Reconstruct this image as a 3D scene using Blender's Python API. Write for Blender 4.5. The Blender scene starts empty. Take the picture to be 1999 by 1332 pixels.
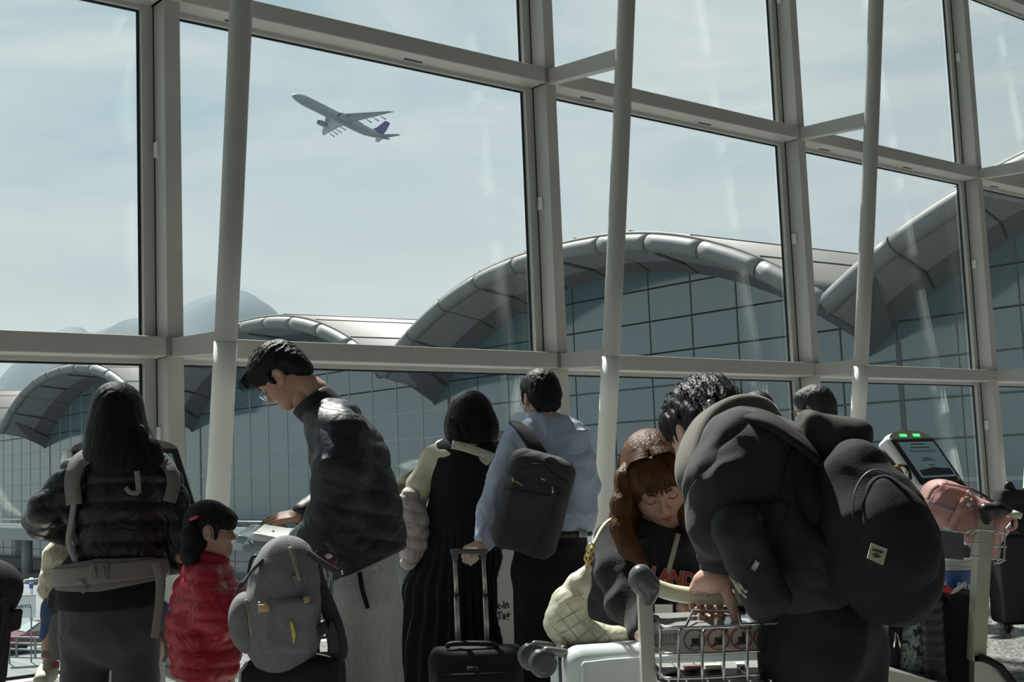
import bpy, bmesh, math, random
import numpy as np
from mathutils import Vector, Matrix
random.seed(7); RNG = np.random.default_rng(7)
SC = bpy.context.scene
COL = SC.collection

# ------------------------------------------------------------------ camera, world, sun, exposure
FPX = 2468.8; YAW, PIT, ROL = 0.87385, 0.10337, -0.03932; CAMH = 1.2
A3 = lambda *v: np.array(v, float)
FW = A3(0, math.cos(PIT), math.sin(PIT)); _r0 = A3(1, 0, 0); _u0 = np.cross(_r0, FW)
RT = math.cos(ROL)*_r0 + math.sin(ROL)*_u0; UP = np.cross(RT, FW)
CAMP = A3(0, 0, CAMH)
cam_d = bpy.data.cameras.new('camera'); cam = bpy.data.objects.new('camera', cam_d); COL.objects.link(cam)
cam_d.sensor_width = 36; cam_d.lens = 36*FPX/1999; cam_d.clip_start = .05; cam_d.clip_end = 20000
cam.matrix_world = Matrix(((RT[0], UP[0], -FW[0], 0), (RT[1], UP[1], -FW[1], 0), (RT[2], UP[2], -FW[2], CAMH), (0, 0, 0, 1)))
SC.camera = cam
SC.view_settings.view_transform = 'Standard'; SC.view_settings.look = 'None'
SC.view_settings.gamma = 1; SC.view_settings.use_curve_mapping = False
SC.view_settings.exposure = 0.56

world = bpy.data.worlds.new('sky'); SC.world = world; world.use_nodes = True
nt = world.node_tree; nt.nodes.clear()
def wn_(t, **k):
    n = nt.nodes.new(t)
    for a, b in k.items(): setattr(n, a, b)
    return n
tc = wn_('ShaderNodeTexCoord'); sep = wn_('ShaderNodeSeparateXYZ'); nt.links.new(tc.outputs['Generated'], sep.inputs[0])
ramp = wn_('ShaderNodeValToRGB'); cr = ramp.color_ramp
cr.elements[0].position = 0.0; cr.elements[0].color = (.22, .24, .235, 1)      # hazy land below the horizon
e = cr.elements.new(.052); e.color = (.30, .32, .31, 1)
e = cr.elements.new(.062); e.color = (.64, .66, .645, 1)
cr.elements[-1].position = 1.0; cr.elements[-1].color = (.22, .34, .43, 1)
e = cr.elements.new(.17); e.color = (.585, .635, .64, 1)
e = cr.elements.new(.32); e.color = (.42, .53, .585, 1)
e = cr.elements.new(.5); e.color = (.36, .475, .53, 1)
mz_ = wn_('ShaderNodeMapRange'); mz_.inputs[1].default_value = -.06; mz_.inputs[2].default_value = 1.0
nt.links.new(sep.outputs[2], mz_.inputs[0]); nt.links.new(mz_.outputs[0], ramp.inputs[0])
mp = wn_('ShaderNodeMapping'); mp.inputs['Scale'].default_value = (1.6, 1.6, 6.5); mp.inputs['Rotation'].default_value = (.25, .5, .4)
nt.links.new(tc.outputs['Generated'], mp.inputs[0])
nz = wn_('ShaderNodeTexNoise'); nz.inputs['Scale'].default_value = 1.7; nz.inputs['Detail'].default_value = 6; nz.inputs['Roughness'].default_value = .55; nz.inputs['Distortion'].default_value = .6
nt.links.new(mp.outputs[0], nz.inputs['Vector'])
cr2 = wn_('ShaderNodeValToRGB'); cr2.color_ramp.elements[0].position = .40; cr2.color_ramp.elements[1].position = .72
cr2.color_ramp.elements[1].color = (.92, .92, .92, 1); cr2.color_ramp.elements[0].color = (0, 0, 0, 1)
nt.links.new(nz.outputs[0], cr2.inputs[0])
mixc = wn_('ShaderNodeMixRGB'); mixc.inputs[2].default_value = (.69, .72, .71, 1)
nt.links.new(cr2.outputs[0], mixc.inputs[0]); nt.links.new(ramp.outputs[0], mixc.inputs[1])
bg = wn_('ShaderNodeBackground'); bg.inputs[1].default_value = .785; nt.links.new(mixc.outputs[0], bg.inputs[0])
wo = wn_('ShaderNodeOutputWorld'); nt.links.new(bg.outputs[0], wo.inputs[0])

sun_d = bpy.data.lights.new('sun', 'SUN'); sun = bpy.data.objects.new('sun', sun_d); COL.objects.link(sun)
sun_d.energy = 7.5; sun_d.angle = math.radians(1.6); sun_d.color = (1, .95, .87)
SUN_AZ, SUN_EL = math.radians(30), math.radians(57)      # left of the view axis, above the horizon
SUNV = Vector((-math.sin(SUN_AZ)*math.cos(SUN_EL), math.cos(SUN_AZ)*math.cos(SUN_EL), math.sin(SUN_EL)))
sun.rotation_euler = SUNV.to_track_quat('Z', 'Y').to_euler()
sun.location = (0, 0, 30)

# ------------------------------------------------------------------ frames
WD = A3(math.sin(YAW), math.cos(YAW), 0); WN = A3(-math.cos(YAW), math.sin(YAW), 0); ZZ = A3(0, 0, 1)
WC = 8.327                                                # the glass wall's distance along WN
def ray(px, py): return FW + RT*(px-999.5)/FPX - UP*(py-666)/FPX
def W(px, py, d):
    v = ray(px, py); return CAMP + v*(d/v[1])
def S(s, n, z): return WD*s + WN*n + ZZ*z                  # wall frame -> world
ang = math.atan2(WD[1], WD[0])                             # rotation about z that maps +x on WD

# ------------------------------------------------------------------ materials
MATS = {}
def mat(name, col, rough=.8, metal=0, bump=0, bscale=60, var=.0, vscale=8, spec=.5, emit=None, estr=1, stretch=None, sheen=0, coat=0, alpha=1, trans=0, wr=0, wrs=9):
    if name in MATS: return MATS[name]
    m = bpy.data.materials.new(name); m.use_nodes = True; MATS[name] = m
    n = m.node_tree; b = n.nodes['Principled BSDF']; L = n.links.new
    c = tuple(col)+(1,)
    b.inputs['Base Color'].default_value = c; b.inputs['Roughness'].default_value = rough; b.inputs['Metallic'].default_value = metal
    b.inputs['Specular IOR Level'].default_value = spec
    if sheen: b.inputs['Sheen Weight'].default_value = sheen; b.inputs['Sheen Roughness'].default_value = .5
    if coat: b.inputs['Coat Weight'].default_value = coat; b.inputs['Coat Roughness'].default_value = .12
    if trans: b.inputs['Transmission Weight'].default_value = trans
    if alpha < 1: b.inputs['Alpha'].default_value = alpha
    if emit: b.inputs['Emission Color'].default_value = tuple(emit)+(1,); b.inputs['Emission Strength'].default_value = estr
    t = n.nodes.new('ShaderNodeTexCoord'); src = t.outputs['Object']
    if stretch:
        mpn = n.nodes.new('ShaderNodeMapping'); mpn.inputs['Scale'].default_value = stretch; L(src, mpn.inputs[0]); src = mpn.outputs[0]
    if var:
        z = n.nodes.new('ShaderNodeTexNoise'); z.inputs['Scale'].default_value = vscale; z.inputs['Detail'].default_value = 4; L(src, z.inputs['Vector'])
        r = n.nodes.new('ShaderNodeMapRange'); r.inputs[1].default_value = .3; r.inputs[2].default_value = .7; r.inputs[3].default_value = 1-var; r.inputs[4].default_value = 1+var; L(z.outputs[0], r.inputs[0])
        x = n.nodes.new('ShaderNodeVectorMath'); x.operation = 'SCALE'; x.inputs[0].default_value = col; L(r.outputs[0], x.inputs['Scale']); L(x.outputs[0], b.inputs['Base Color'])
    if bump:
        z = n.nodes.new('ShaderNodeTexNoise'); z.inputs['Scale'].default_value = bscale; z.inputs['Detail'].default_value = 3; L(src, z.inputs['Vector'])
        q = n.nodes.new('ShaderNodeBump'); q.inputs['Strength'].default_value = 1; q.inputs['Distance'].default_value = bump; L(z.outputs[0], q.inputs['Height']); L(q.outputs[0], b.inputs['Normal'])
    if wr:                                   # soft cloth creases under the weave
        z = n.nodes.new('ShaderNodeTexNoise'); z.inputs['Scale'].default_value = wrs*.6; z.inputs['Detail'].default_value = 1.2; z.inputs['Distortion'].default_value = 1.0; L(t.outputs['Object'], z.inputs['Vector'])
        a = n.nodes.new('ShaderNodeMath'); a.operation = 'SUBTRACT'; a.inputs[1].default_value = .5; L(z.outputs[0], a.inputs[0]); k = n.nodes.new('ShaderNodeMath'); k.operation = 'ABSOLUTE'; L(a.outputs[0], k.inputs[0])
        q2 = n.nodes.new('ShaderNodeBump'); q2.inputs['Strength'].default_value = 1; q2.inputs['Distance'].default_value = wr*.85; L(k.outputs[0], q2.inputs['Height'])
        if bump: L(q2.outputs[0], q.inputs['Normal'])
        else: L(q2.outputs[0], b.inputs['Normal'])
    return m
def glassmat(name, tint, refl):
    m = bpy.data.materials.new(name); m.use_nodes = True; n = m.node_tree; n.nodes.clear(); L = n.links.new
    o = n.nodes.new('ShaderNodeOutputMaterial'); mx = n.nodes.new('ShaderNodeMixShader'); tr = n.nodes.new('ShaderNodeBsdfTransparent'); g = n.nodes.new('ShaderNodeBsdfGlossy')
    fr = n.nodes.new('ShaderNodeFresnel'); geo = n.nodes.new('ShaderNodeNewGeometry'); ior = n.nodes.new('ShaderNodeMapRange'); ior.inputs[3].default_value = 1.42; ior.inputs[4].default_value = 1/1.42
    L(geo.outputs['Backfacing'], ior.inputs[0]); L(ior.outputs[0], fr.inputs[0])      # the same reflectance entering and leaving the thin pane
    mu = n.nodes.new('ShaderNodeMath'); mu.operation = 'MULTIPLY'; mu.inputs[1].default_value = refl; mu.use_clamp = True
    tr.inputs[0].default_value = tuple(tint)+(1,); g.inputs[0].default_value = (.95, 1, 1, 1); g.inputs[1].default_value = 0
    L(fr.outputs[0], mu.inputs[0]); L(mu.outputs[0], mx.inputs[0]); L(tr.outputs[0], mx.inputs[1]); L(g.outputs[0], mx.inputs[2]); L(mx.outputs[0], o.inputs[0])
    MATS[name] = m; return m

# ------------------------------------------------------------------ mesh helpers
BASE = {}
def tag(o, label=None, cat=None, group=None, kind=None):
    if label: o['label'] = label
    if cat: o['category'] = cat
    if group: o['group'] = group
    if kind: o['kind'] = kind
    return o
def root(name, loc, label, cat, group=None):
    o = bpy.data.objects.new(name, None); COL.objects.link(o); o.location = tuple(loc); o.empty_display_size = .05
    BASE[o.name] = A3(*loc); tag(o, label, cat, group); return o
def obj(name, vf, m, parent=None, origin=None, smooth=True):
    v, f = vf; v = np.asarray(v, float)
    if parent is not None: base = BASE[parent.name]
    elif origin is not None: base = A3(*origin)
    else: base = A3((v[:, 0].min()+v[:, 0].max())/2, (v[:, 1].min()+v[:, 1].max())/2, v[:, 2].min())
    me = bpy.data.meshes.new(name); me.from_pydata((v-base).tolist(), [], [tuple(int(i) for i in q) for q in f])
    if smooth: me.polygons.foreach_set('use_smooth', [len(q) <= 4 for q in f])
    mm = m if isinstance(m, (list, tuple)) else [m]
    for x in mm: me.materials.append(x)
    me.update()
    o = bpy.data.objects.new(name, me); COL.objects.link(o)
    if parent is None: o.location = tuple(base)
    else: o.parent = parent
    BASE[o.name] = base
    return o
def inst(name, me, loc, parent):            # an alike piece sharing mesh data
    o = bpy.data.objects.new(name, me); COL.objects.link(o); o.parent = parent; o.location = tuple(A3(*loc)-BASE[parent.name]); BASE[o.name] = A3(*loc); return o
def join(*parts):
    V = []; F = []; k = 0
    for v, f in parts:
        v = np.asarray(v, float)
        if len(v) == 0: continue
        V.append(v); F += [tuple(i+k for i in q) for q in f]; k += len(v)
    return np.vstack(V), F
def box(c, h, R=np.eye(3), bev=0):
    c = A3(*c); hx, hy, hz = h
    if not bev:
        v = np.array([[x, y, z] for x in (-hx, hx) for y in (-hy, hy) for z in (-hz, hz)]) @ np.asarray(R).T + c
        return v, [(0, 1, 3, 2), (4, 6, 7, 5), (0, 4, 5, 1), (2, 3, 7, 6), (0, 2, 6, 4), (1, 5, 7, 3)]
    bm = bmesh.new(); bmesh.ops.create_cube(bm, size=1, matrix=Matrix.Diagonal((2*hx, 2*hy, 2*hz, 1)))
    bmesh.ops.bevel(bm, geom=bm.edges[:], offset=min(bev, .49*min(2*hx, 2*hy, 2*hz)), segments=3, affect='EDGES', profile=.5)
    v = np.array([x.co[:] for x in bm.verts]); f = [tuple(y.index for y in x.verts) for x in bm.faces]; bm.free()
    return v @ np.asarray(R).T + c, f
def tube(pts, r, seg=10, closed=False, flat=None):
    """swept tube; r a number or list; flat=(vec, a, b): elliptical section with half-width a along vec"""
    P = np.asarray(pts, float); n = len(P); rr = np.full(n, r, float) if np.isscalar(r) else np.asarray(r, float)
    V = []; up = None
    for i in range(n):
        t = P[min(i+1, n-1)]-P[max(i-1, 0)] if not closed else P[(i+1) % n]-P[i-1]
        t = t/(np.linalg.norm(t)+1e-12)
        if flat is not None:
            a = np.asarray(flat[0], float); a = a-t*(a@t); a /= np.linalg.norm(a)+1e-12
        else:
            if up is None: up = A3(0, 0, 1) if abs(t[2]) < .9 else A3(1, 0, 0)
            a = up-t*(up@t); a /= np.linalg.norm(a)+1e-12; up = a
        b = np.cross(t, a)
        for k in range(seg):
            th = 2*math.pi*k/seg
            if flat is not None:
                ca, sa = math.cos(th), math.sin(th)
                pa = abs(ca)**.5*np.sign(ca); pb = abs(sa)**.5*np.sign(sa)
                V.append(P[i]+a*pa*flat[1]*rr[i]+b*pb*flat[2]*rr[i])
            else: V.append(P[i]+rr[i]*(a*math.cos(th)+b*math.sin(th)))
    F = []
    for i in range(n-1 if not closed else n):
        j = (i+1) % n
        for k in range(seg):
            l = (k+1) % seg; F.append((i*seg+k, i*seg+l, j*seg+l, j*seg+k))
    if not closed:
        F.append(tuple(range(seg-1, -1, -1))); F.append(tuple((n-1)*seg+k for k in range(seg)))
    return np.array(V), F
def spline(pts, n=24, closed=False):
    P = np.asarray(pts, float); m = len(P); out = []
    segs = m if closed else m-1
    for i in range(segs):
        p0 = P[i-1] if (i > 0 or closed) else P[0]; p1 = P[i]; p2 = P[(i+1) % m]; p3 = P[(i+2) % m] if (i+2 < m or closed) else P[-1]
        k = max(2, int(n/segs))
        for t in np.linspace(0, 1, k, endpoint=False):
            out.append(.5*((2*p1)+(-p0+p2)*t+(2*p0-5*p1+4*p2-p3)*t*t+(-p0+3*p1-3*p2+p3)*t**3))
    if not closed: out.append(P[-1])
    return np.array(out)
def lathe(prof, c, axis=(0, 0, 1), seg=24, xdir=None):
    ax = A3(*axis); ax /= np.linalg.norm(ax); a = A3(1, 0, 0) if abs(ax[0]) < .9 else A3(0, 1, 0)
    a = a-ax*(a@ax); a /= np.linalg.norm(a); b = np.cross(ax, a); c = A3(*c); V = []; F = []
    for r, h in prof:
        for k in range(seg):
            th = 2*math.pi*k/seg; V.append(c+ax*h+r*(a*math.cos(th)+b*math.sin(th)))
    for i in range(len(prof)-1):
        for k in range(seg):
            l = (k+1) % seg; F.append((i*seg+k, i*seg+l, (i+1)*seg+l, (i+1)*seg+k))
    F.append(tuple(range(seg-1, -1, -1))); F.append(tuple((len(prof)-1)*seg+k for k in range(seg)))
    return np.array(V), F
def prism(poly, d):                     # planar polygon (world points) extruded by vector d
    P = np.asarray(poly, float); n = len(P); V = np.vstack([P, P+A3(*d)])
    return V, [tuple(range(n-1, -1, -1)), tuple(range(n, 2*n))]+[(i, (i+1) % n, n+(i+1) % n, n+i) for i in range(n)]
def slab_tri(P, Q, th):                 # grid of points (rows, cols, 3) thickened by th along computed vector Q
    r, c = P.shape[:2]; V = np.vstack([P.reshape(-1, 3), (P+Q*th).reshape(-1, 3)]); o = r*c; F = []
    for i in range(r-1):
        for j in range(c-1):
            a, b, d, e_ = i*c+j, i*c+j+1, (i+1)*c+j+1, (i+1)*c+j
            F.append((a, b, d, e_)); F.append((o+a, o+e_, o+d, o+b))
    for i in range(r-1):
        a, b = i*c, (i+1)*c; F.append((a, b, o+b, o+a)); a, b = i*c+c-1, (i+1)*c+c-1; F.append((b, a, o+a, o+b))
    for j in range(c-1):
        a, b = j, j+1; F.append((b, a, o+a, o+b)); a, b = (r-1)*c+j, (r-1)*c+j+1; F.append((a, b, o+b, o+a))
    return V, F
def frame(fwd, up=(0, 0, 1)):           # columns: right, forward, up
    f = A3(*fwd); f /= np.linalg.norm(f); u = A3(*up); u = u-f*(u@f); u /= np.linalg.norm(u)
    return np.array([np.cross(f, u), f, u]).T
def textmesh(s, size, o, right, up, ext=.0006, align='CENTER', bold=0, sx=1):
    cu = bpy.data.curves.new('t', 'FONT'); cu.body = s; cu.size = size; cu.align_x = align; cu.extrude = ext/2; cu.offset = bold; cu.resolution_u = 3
    t = bpy.data.objects.new('t', cu); COL.objects.link(t); dg = bpy.context.evaluated_depsgraph_get()
    me = bpy.data.meshes.new_from_object(t.evaluated_get(dg)); v = np.array([x.co[:] for x in me.vertices]); f = [tuple(p.vertices) for p in me.polygons]
    bpy.data.objects.remove(t); bpy.data.meshes.remove(me); bpy.data.curves.remove(cu)
    r = A3(*right); r /= np.linalg.norm(r); u = A3(*up); u = u-r*(u@r); u /= np.linalg.norm(u); n = np.cross(r, u)
    return A3(*o)+v[:, :1]*sx*r+v[:, 1:2]*u+v[:, 2:3]*n, f
RW = np.array([WD, WN, ZZ]).T            # box rotation for wall-aligned things
# ------------------------------------------------------------------ the hall: floor, ceiling, walls
M_alu = mat('painted aluminium', (.46, .455, .42), .5, var=.04, vscale=3)
M_gask = mat('black gasket', (.02, .022, .026), .7)
M_frame = mat('window frame grey', (.50, .51, .49), .5)
M_glass = glassmat('window glass', (.955, .985, .985), 1.5)
S0, S1, N0, H = -9., 30., -13., 17.0
def terrazzo():
    m = bpy.data.materials.new('terrazzo'); m.use_nodes = True; n = m.node_tree; b = n.nodes['Principled BSDF']; L = n.links.new
    t = n.nodes.new('ShaderNodeTexCoord'); v = n.nodes.new('ShaderNodeTexVoronoi'); v.inputs['Scale'].default_value = 55; L(t.outputs['Object'], v.inputs['Vector'])
    r = n.nodes.new('ShaderNodeValToRGB'); e = r.color_ramp.elements; e[0].color = (.10, .105, .108, 1); e[1].color = (.44, .435, .41, 1); e[0].position = .1; e[1].position = .9
    L(v.outputs['Color'], r.inputs[0]); L(r.outputs[0], b.inputs['Base Color']); b.inputs['Roughness'].default_value = .16
    return m
M_terr = terrazzo()
floor = tag(obj('floor', box(S((S0+S1)/2, (N0+WC)/2, -.15), ((S1-S0)/2, (WC-N0)/2, .15), RW), M_terr, smooth=False), 'polished grey terrazzo floor of the hall', kind='structure')
M_ceil = mat('ceiling white', (.42, .425, .43), .9)
ceiling = tag(obj('ceiling', box(S((S0+S1)/2, (N0+WC)/2, H+.15), ((S1-S0)/2, (WC-N0)/2+.3, .15), RW), M_ceil, smooth=False), 'white hall ceiling with recessed downlights', kind='structure')
M_wall = mat('hall wall', (.33, .34, .35), .9)
tag(obj('wall_back', box(S((S0+S1)/2, N0-.15, H/2), ((S1-S0)/2+.3, .15, H/2), RW), M_wall, smooth=False), 'pale wall at the back of the hall', kind='structure')
tag(obj('wall_left', box(S(S0-.15, (N0+WC)/2, H/2), (.15, (WC-N0)/2, H/2), RW), M_wall, smooth=False), 'pale end wall left of the hall', kind='structure')
tag(obj('wall_right', box(S(S1+.15, (N0+WC)/2, H/2), (.15, (WC-N0)/2, H/2), RW), M_wall, smooth=False), 'pale end wall right of the hall', kind='structure')
M_down = mat('downlight glow', (1, 1, 1), .5, emit=(1, .93, .82), estr=65)
M_rim = mat('downlight rim', (.7, .7, .7), .4)
dl_me = None
for i in range(6):
    for j in range(4):
        p = S(-3+i*4.2+(j % 2)*.9, 6.2-j*4.4, H)
        dl = root('ceiling_downlight', p-ZZ*.03, 'round recessed ceiling downlight glowing warm white', 'light', 'ceiling downlights')
        if dl_me is None:
            a = obj('lens', lathe([(.16, -.012), (.16, 0)], p-ZZ*.018), M_down, dl); b = obj('rim', lathe([(.165, -.02), (.20, -.02), (.20, .03), (.165, .03), (.165, -.02)], p-ZZ*.03), M_rim, dl); dl_me = (a.data, b.data)
        else:
            for nm, me in zip(('lens', 'rim'), dl_me):
                o = bpy.data.objects.new(nm, me); COL.objects.link(o); o.parent = dl

# ------------------------------------------------------------------ the glazed wall: mullions, transoms, panes, poles
PITCH = 3.575; SK = [3.62+PITCH*k for k in range(-4, 8)]
TZ = [2.07, 4.60, 7.15, 9.70, 12.25, 14.8]
tn = [0]
def trim(vf, label):
    tn[0] += 1
    return tag(obj('trim_%d' % tn[0], vf, M_alu, smooth=False), label, kind='structure')
def ordl(k): return ['first', 'second', 'third', 'fourth', 'fifth', 'sixth', 'seventh', 'eighth', 'ninth', 'tenth', 'eleventh', 'twelfth'][k]
for k, s in enumerate(SK):
    m = trim(box(S(s+.150, WC-.115, H/2), (.06, .115, H/2), RW, .008), 'cream upright mullion of the glass wall, %s along it' % ordl(k))
    mf = obj('frame_strip', box(S(s+.045, WC-.02, H/2), (.043, .03, H/2-.005), RW), M_frame, m, smooth=False)
    obj('shadow_gap', box(S(s+.0885, WC-.052, H/2), (.0035, .008, H/2-.004), RW), M_gask, m, smooth=False)
    mf2 = obj('frame_strip', box(S(s+.245, WC-.02, H/2), (.033, .03, H/2-.005), RW), M_frame, m, smooth=False)
    for z in (1.55, 3.55, 6.2, 8.6):
        obj('clip', box(S(s+.082, WC-.10, z), (.012, .03, .055), RW, .006), M_rim, m)
for i, z in enumerate(TZ):
    for k in range(len(SK)-1):
        a, b = SK[k]+.06, SK[k+1]+.135
        t = trim(box(S((a+b)/2, WC-.125, z+.075), ((b-a)/2, .12, .07), RW, .01), 'cream horizontal transom, %s level, bay %s' % (ordl(i), ordl(k)))
        obj('lower_frame', box(S((a+b)/2, WC-.015, z-.005), ((b-a)/2-.08, .03, .02), RW), M_frame, t, smooth=False)
        if i:
            for u in (.18, .62): obj('slot', box(S(a+(b-a)*u, WC-.10, z+.0045), (.09, .016, .002), RW), M_gask, t, smooth=False)
        obj('screw', lathe([(.012, 0), (.012, .006)], S(b-.10, WC-.17, z+.0005), seg=12), M_rim, t)
wnn = [0]
ZL = [0.02]+TZ+[H]
for k in range(len(SK)-1):
    for i in range(len(ZL)-1):
        a, b = SK[k]+.215, SK[k+1]-.002; z0, z1 = ZL[i]+(.0 if i == 0 else .14), ZL[i+1]-.025
        wnn[0] += 1
        w = tag(obj('window_%d' % wnn[0], box(S((a+b)/2, WC+.012, (z0+z1)/2), ((b-a)/2, .012, (z1-z0)/2), RW), M_glass, smooth=False), 'clear glass pane of the hall wall, bay %s, row %s from the floor' % (ordl(k), ordl(i)), kind='structure')
        g = .010
        gk = join(box(S(b-g/2, WC-.004, (z0+z1)/2), (g, .006, (z1-z0)/2), RW), box(S(a+g, WC-.004, (z0+z1)/2), (g, .006, (z1-z0)/2), RW),
                  box(S((a+b)/2, WC-.004, z1-g/2), ((b-a)/2, .006, g), RW), box(S((a+b)/2, WC-.004, z0+g), ((b-a)/2, .006, g), RW))
        obj('gasket', gk, M_gask, w, smooth=False)
M_pole = mat('pole upper grey', (.37, .37, .35), .42, var=.03, vscale=2)
M_pole2 = mat('pole lower white', (.86, .86, .81), .38, var=.02, vscale=2)  # lower shaft paler than the upper one
for k, s in enumerate(SK):
    sc = s+.30
    if s < -2 or s > 22: continue
    bz = lambda z: .36+.150*z-.0026*z*z
    r = root('support_pole', S(sc, WC-bz(0), 0), 'round cream pole bracketed to the glass wall, %s' % {0: 'outside the picture', 3: 'outside the picture', 4: 'beside the tall stooping man', 5: 'beside the man in the blue shirt', 6: 'behind the man with grey hair'}.get(k, 'beyond the kiosk end, bay %s' % ordl(k)), 'pole')
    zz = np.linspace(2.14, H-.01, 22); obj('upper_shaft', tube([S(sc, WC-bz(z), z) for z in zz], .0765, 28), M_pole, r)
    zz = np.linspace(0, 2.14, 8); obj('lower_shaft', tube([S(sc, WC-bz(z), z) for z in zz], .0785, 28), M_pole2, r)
    for z in TZ:
        n1 = WC-bz(z)+.03; n0 = WC-.22
        V = []
        for nn, h in ((n0, .062), (n1, .074)):
            for ds, dz in ((-.045, -h), (.045, -h), (.045, h), (-.045, h)): V.append(S(s+.15+ds+(.15 if nn == n1 else 0), nn, z+.07+dz))
        obj('bracket', (np.array(V), [(0, 1, 2, 3), (7, 6, 5, 4), (0, 4, 5, 1), (1, 5, 6, 2), (2, 6, 7, 3), (3, 7, 4, 0)]), M_alu, r, smooth=False)

# ------------------------------------------------------------------ outdoors: apron, roads, terminal, haze-toned hills, aircraft
GZ = -7.0
M_apron = mat('apron concrete', (.13, .145, .15), .9, var=.12, vscale=.15, bump=.01, bscale=3)
gv = [S(-900, WC+1.5, GZ), S(48, WC+1.5, GZ), S(48, 900, GZ), S(-900, 900, GZ)]
tag(obj('ground', prism(gv, (0, 0, -.3)), M_apron, smooth=False), 'pale concrete apron outside the glass wall', kind='structure')
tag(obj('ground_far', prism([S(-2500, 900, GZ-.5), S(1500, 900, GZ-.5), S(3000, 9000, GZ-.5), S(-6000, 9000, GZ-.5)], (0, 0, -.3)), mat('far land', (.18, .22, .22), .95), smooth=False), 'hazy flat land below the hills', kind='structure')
tag(obj('wall_below', box(S(10, WC+1.2, GZ/2-.2), (35, .3, -GZ/2), RW), mat('plinth', (.4, .4, .4), .9), smooth=False), 'grey plinth wall below the hall', kind='structure')
# terminal with vaulted roof
XE, XF = 43., 48.
VAL = [-3.0, 31.2, 63.7, 98.5, 133.6, 169.0]
M_roof = mat('roof sheet', (.125, .12, .11), .6, var=.06, vscale=.3)
M_tube = mat('eave cladding', (.15, .157, .16), .6, metal=0)
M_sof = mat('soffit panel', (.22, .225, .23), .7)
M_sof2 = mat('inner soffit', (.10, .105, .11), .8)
M_fac = mat('facade glass', (.095, .15, .175), .10, spec=1.0)
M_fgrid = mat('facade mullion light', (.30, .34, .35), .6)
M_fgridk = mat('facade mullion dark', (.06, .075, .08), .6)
M_fgridd = mat('facade dark core', (.05, .065, .07), .8)
term = root('terminal_building', S(XF, 60, GZ), 'glass-fronted terminal with a row of low vaulted roofs beyond the glass', 'building')
def zt(t): return 7.5+4.72*(1-abs(2*t-1)**2.4)
def zi(t): return 6.15+5.5*(1-abs(2*t-1)**2.2)
pane_me = None
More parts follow.
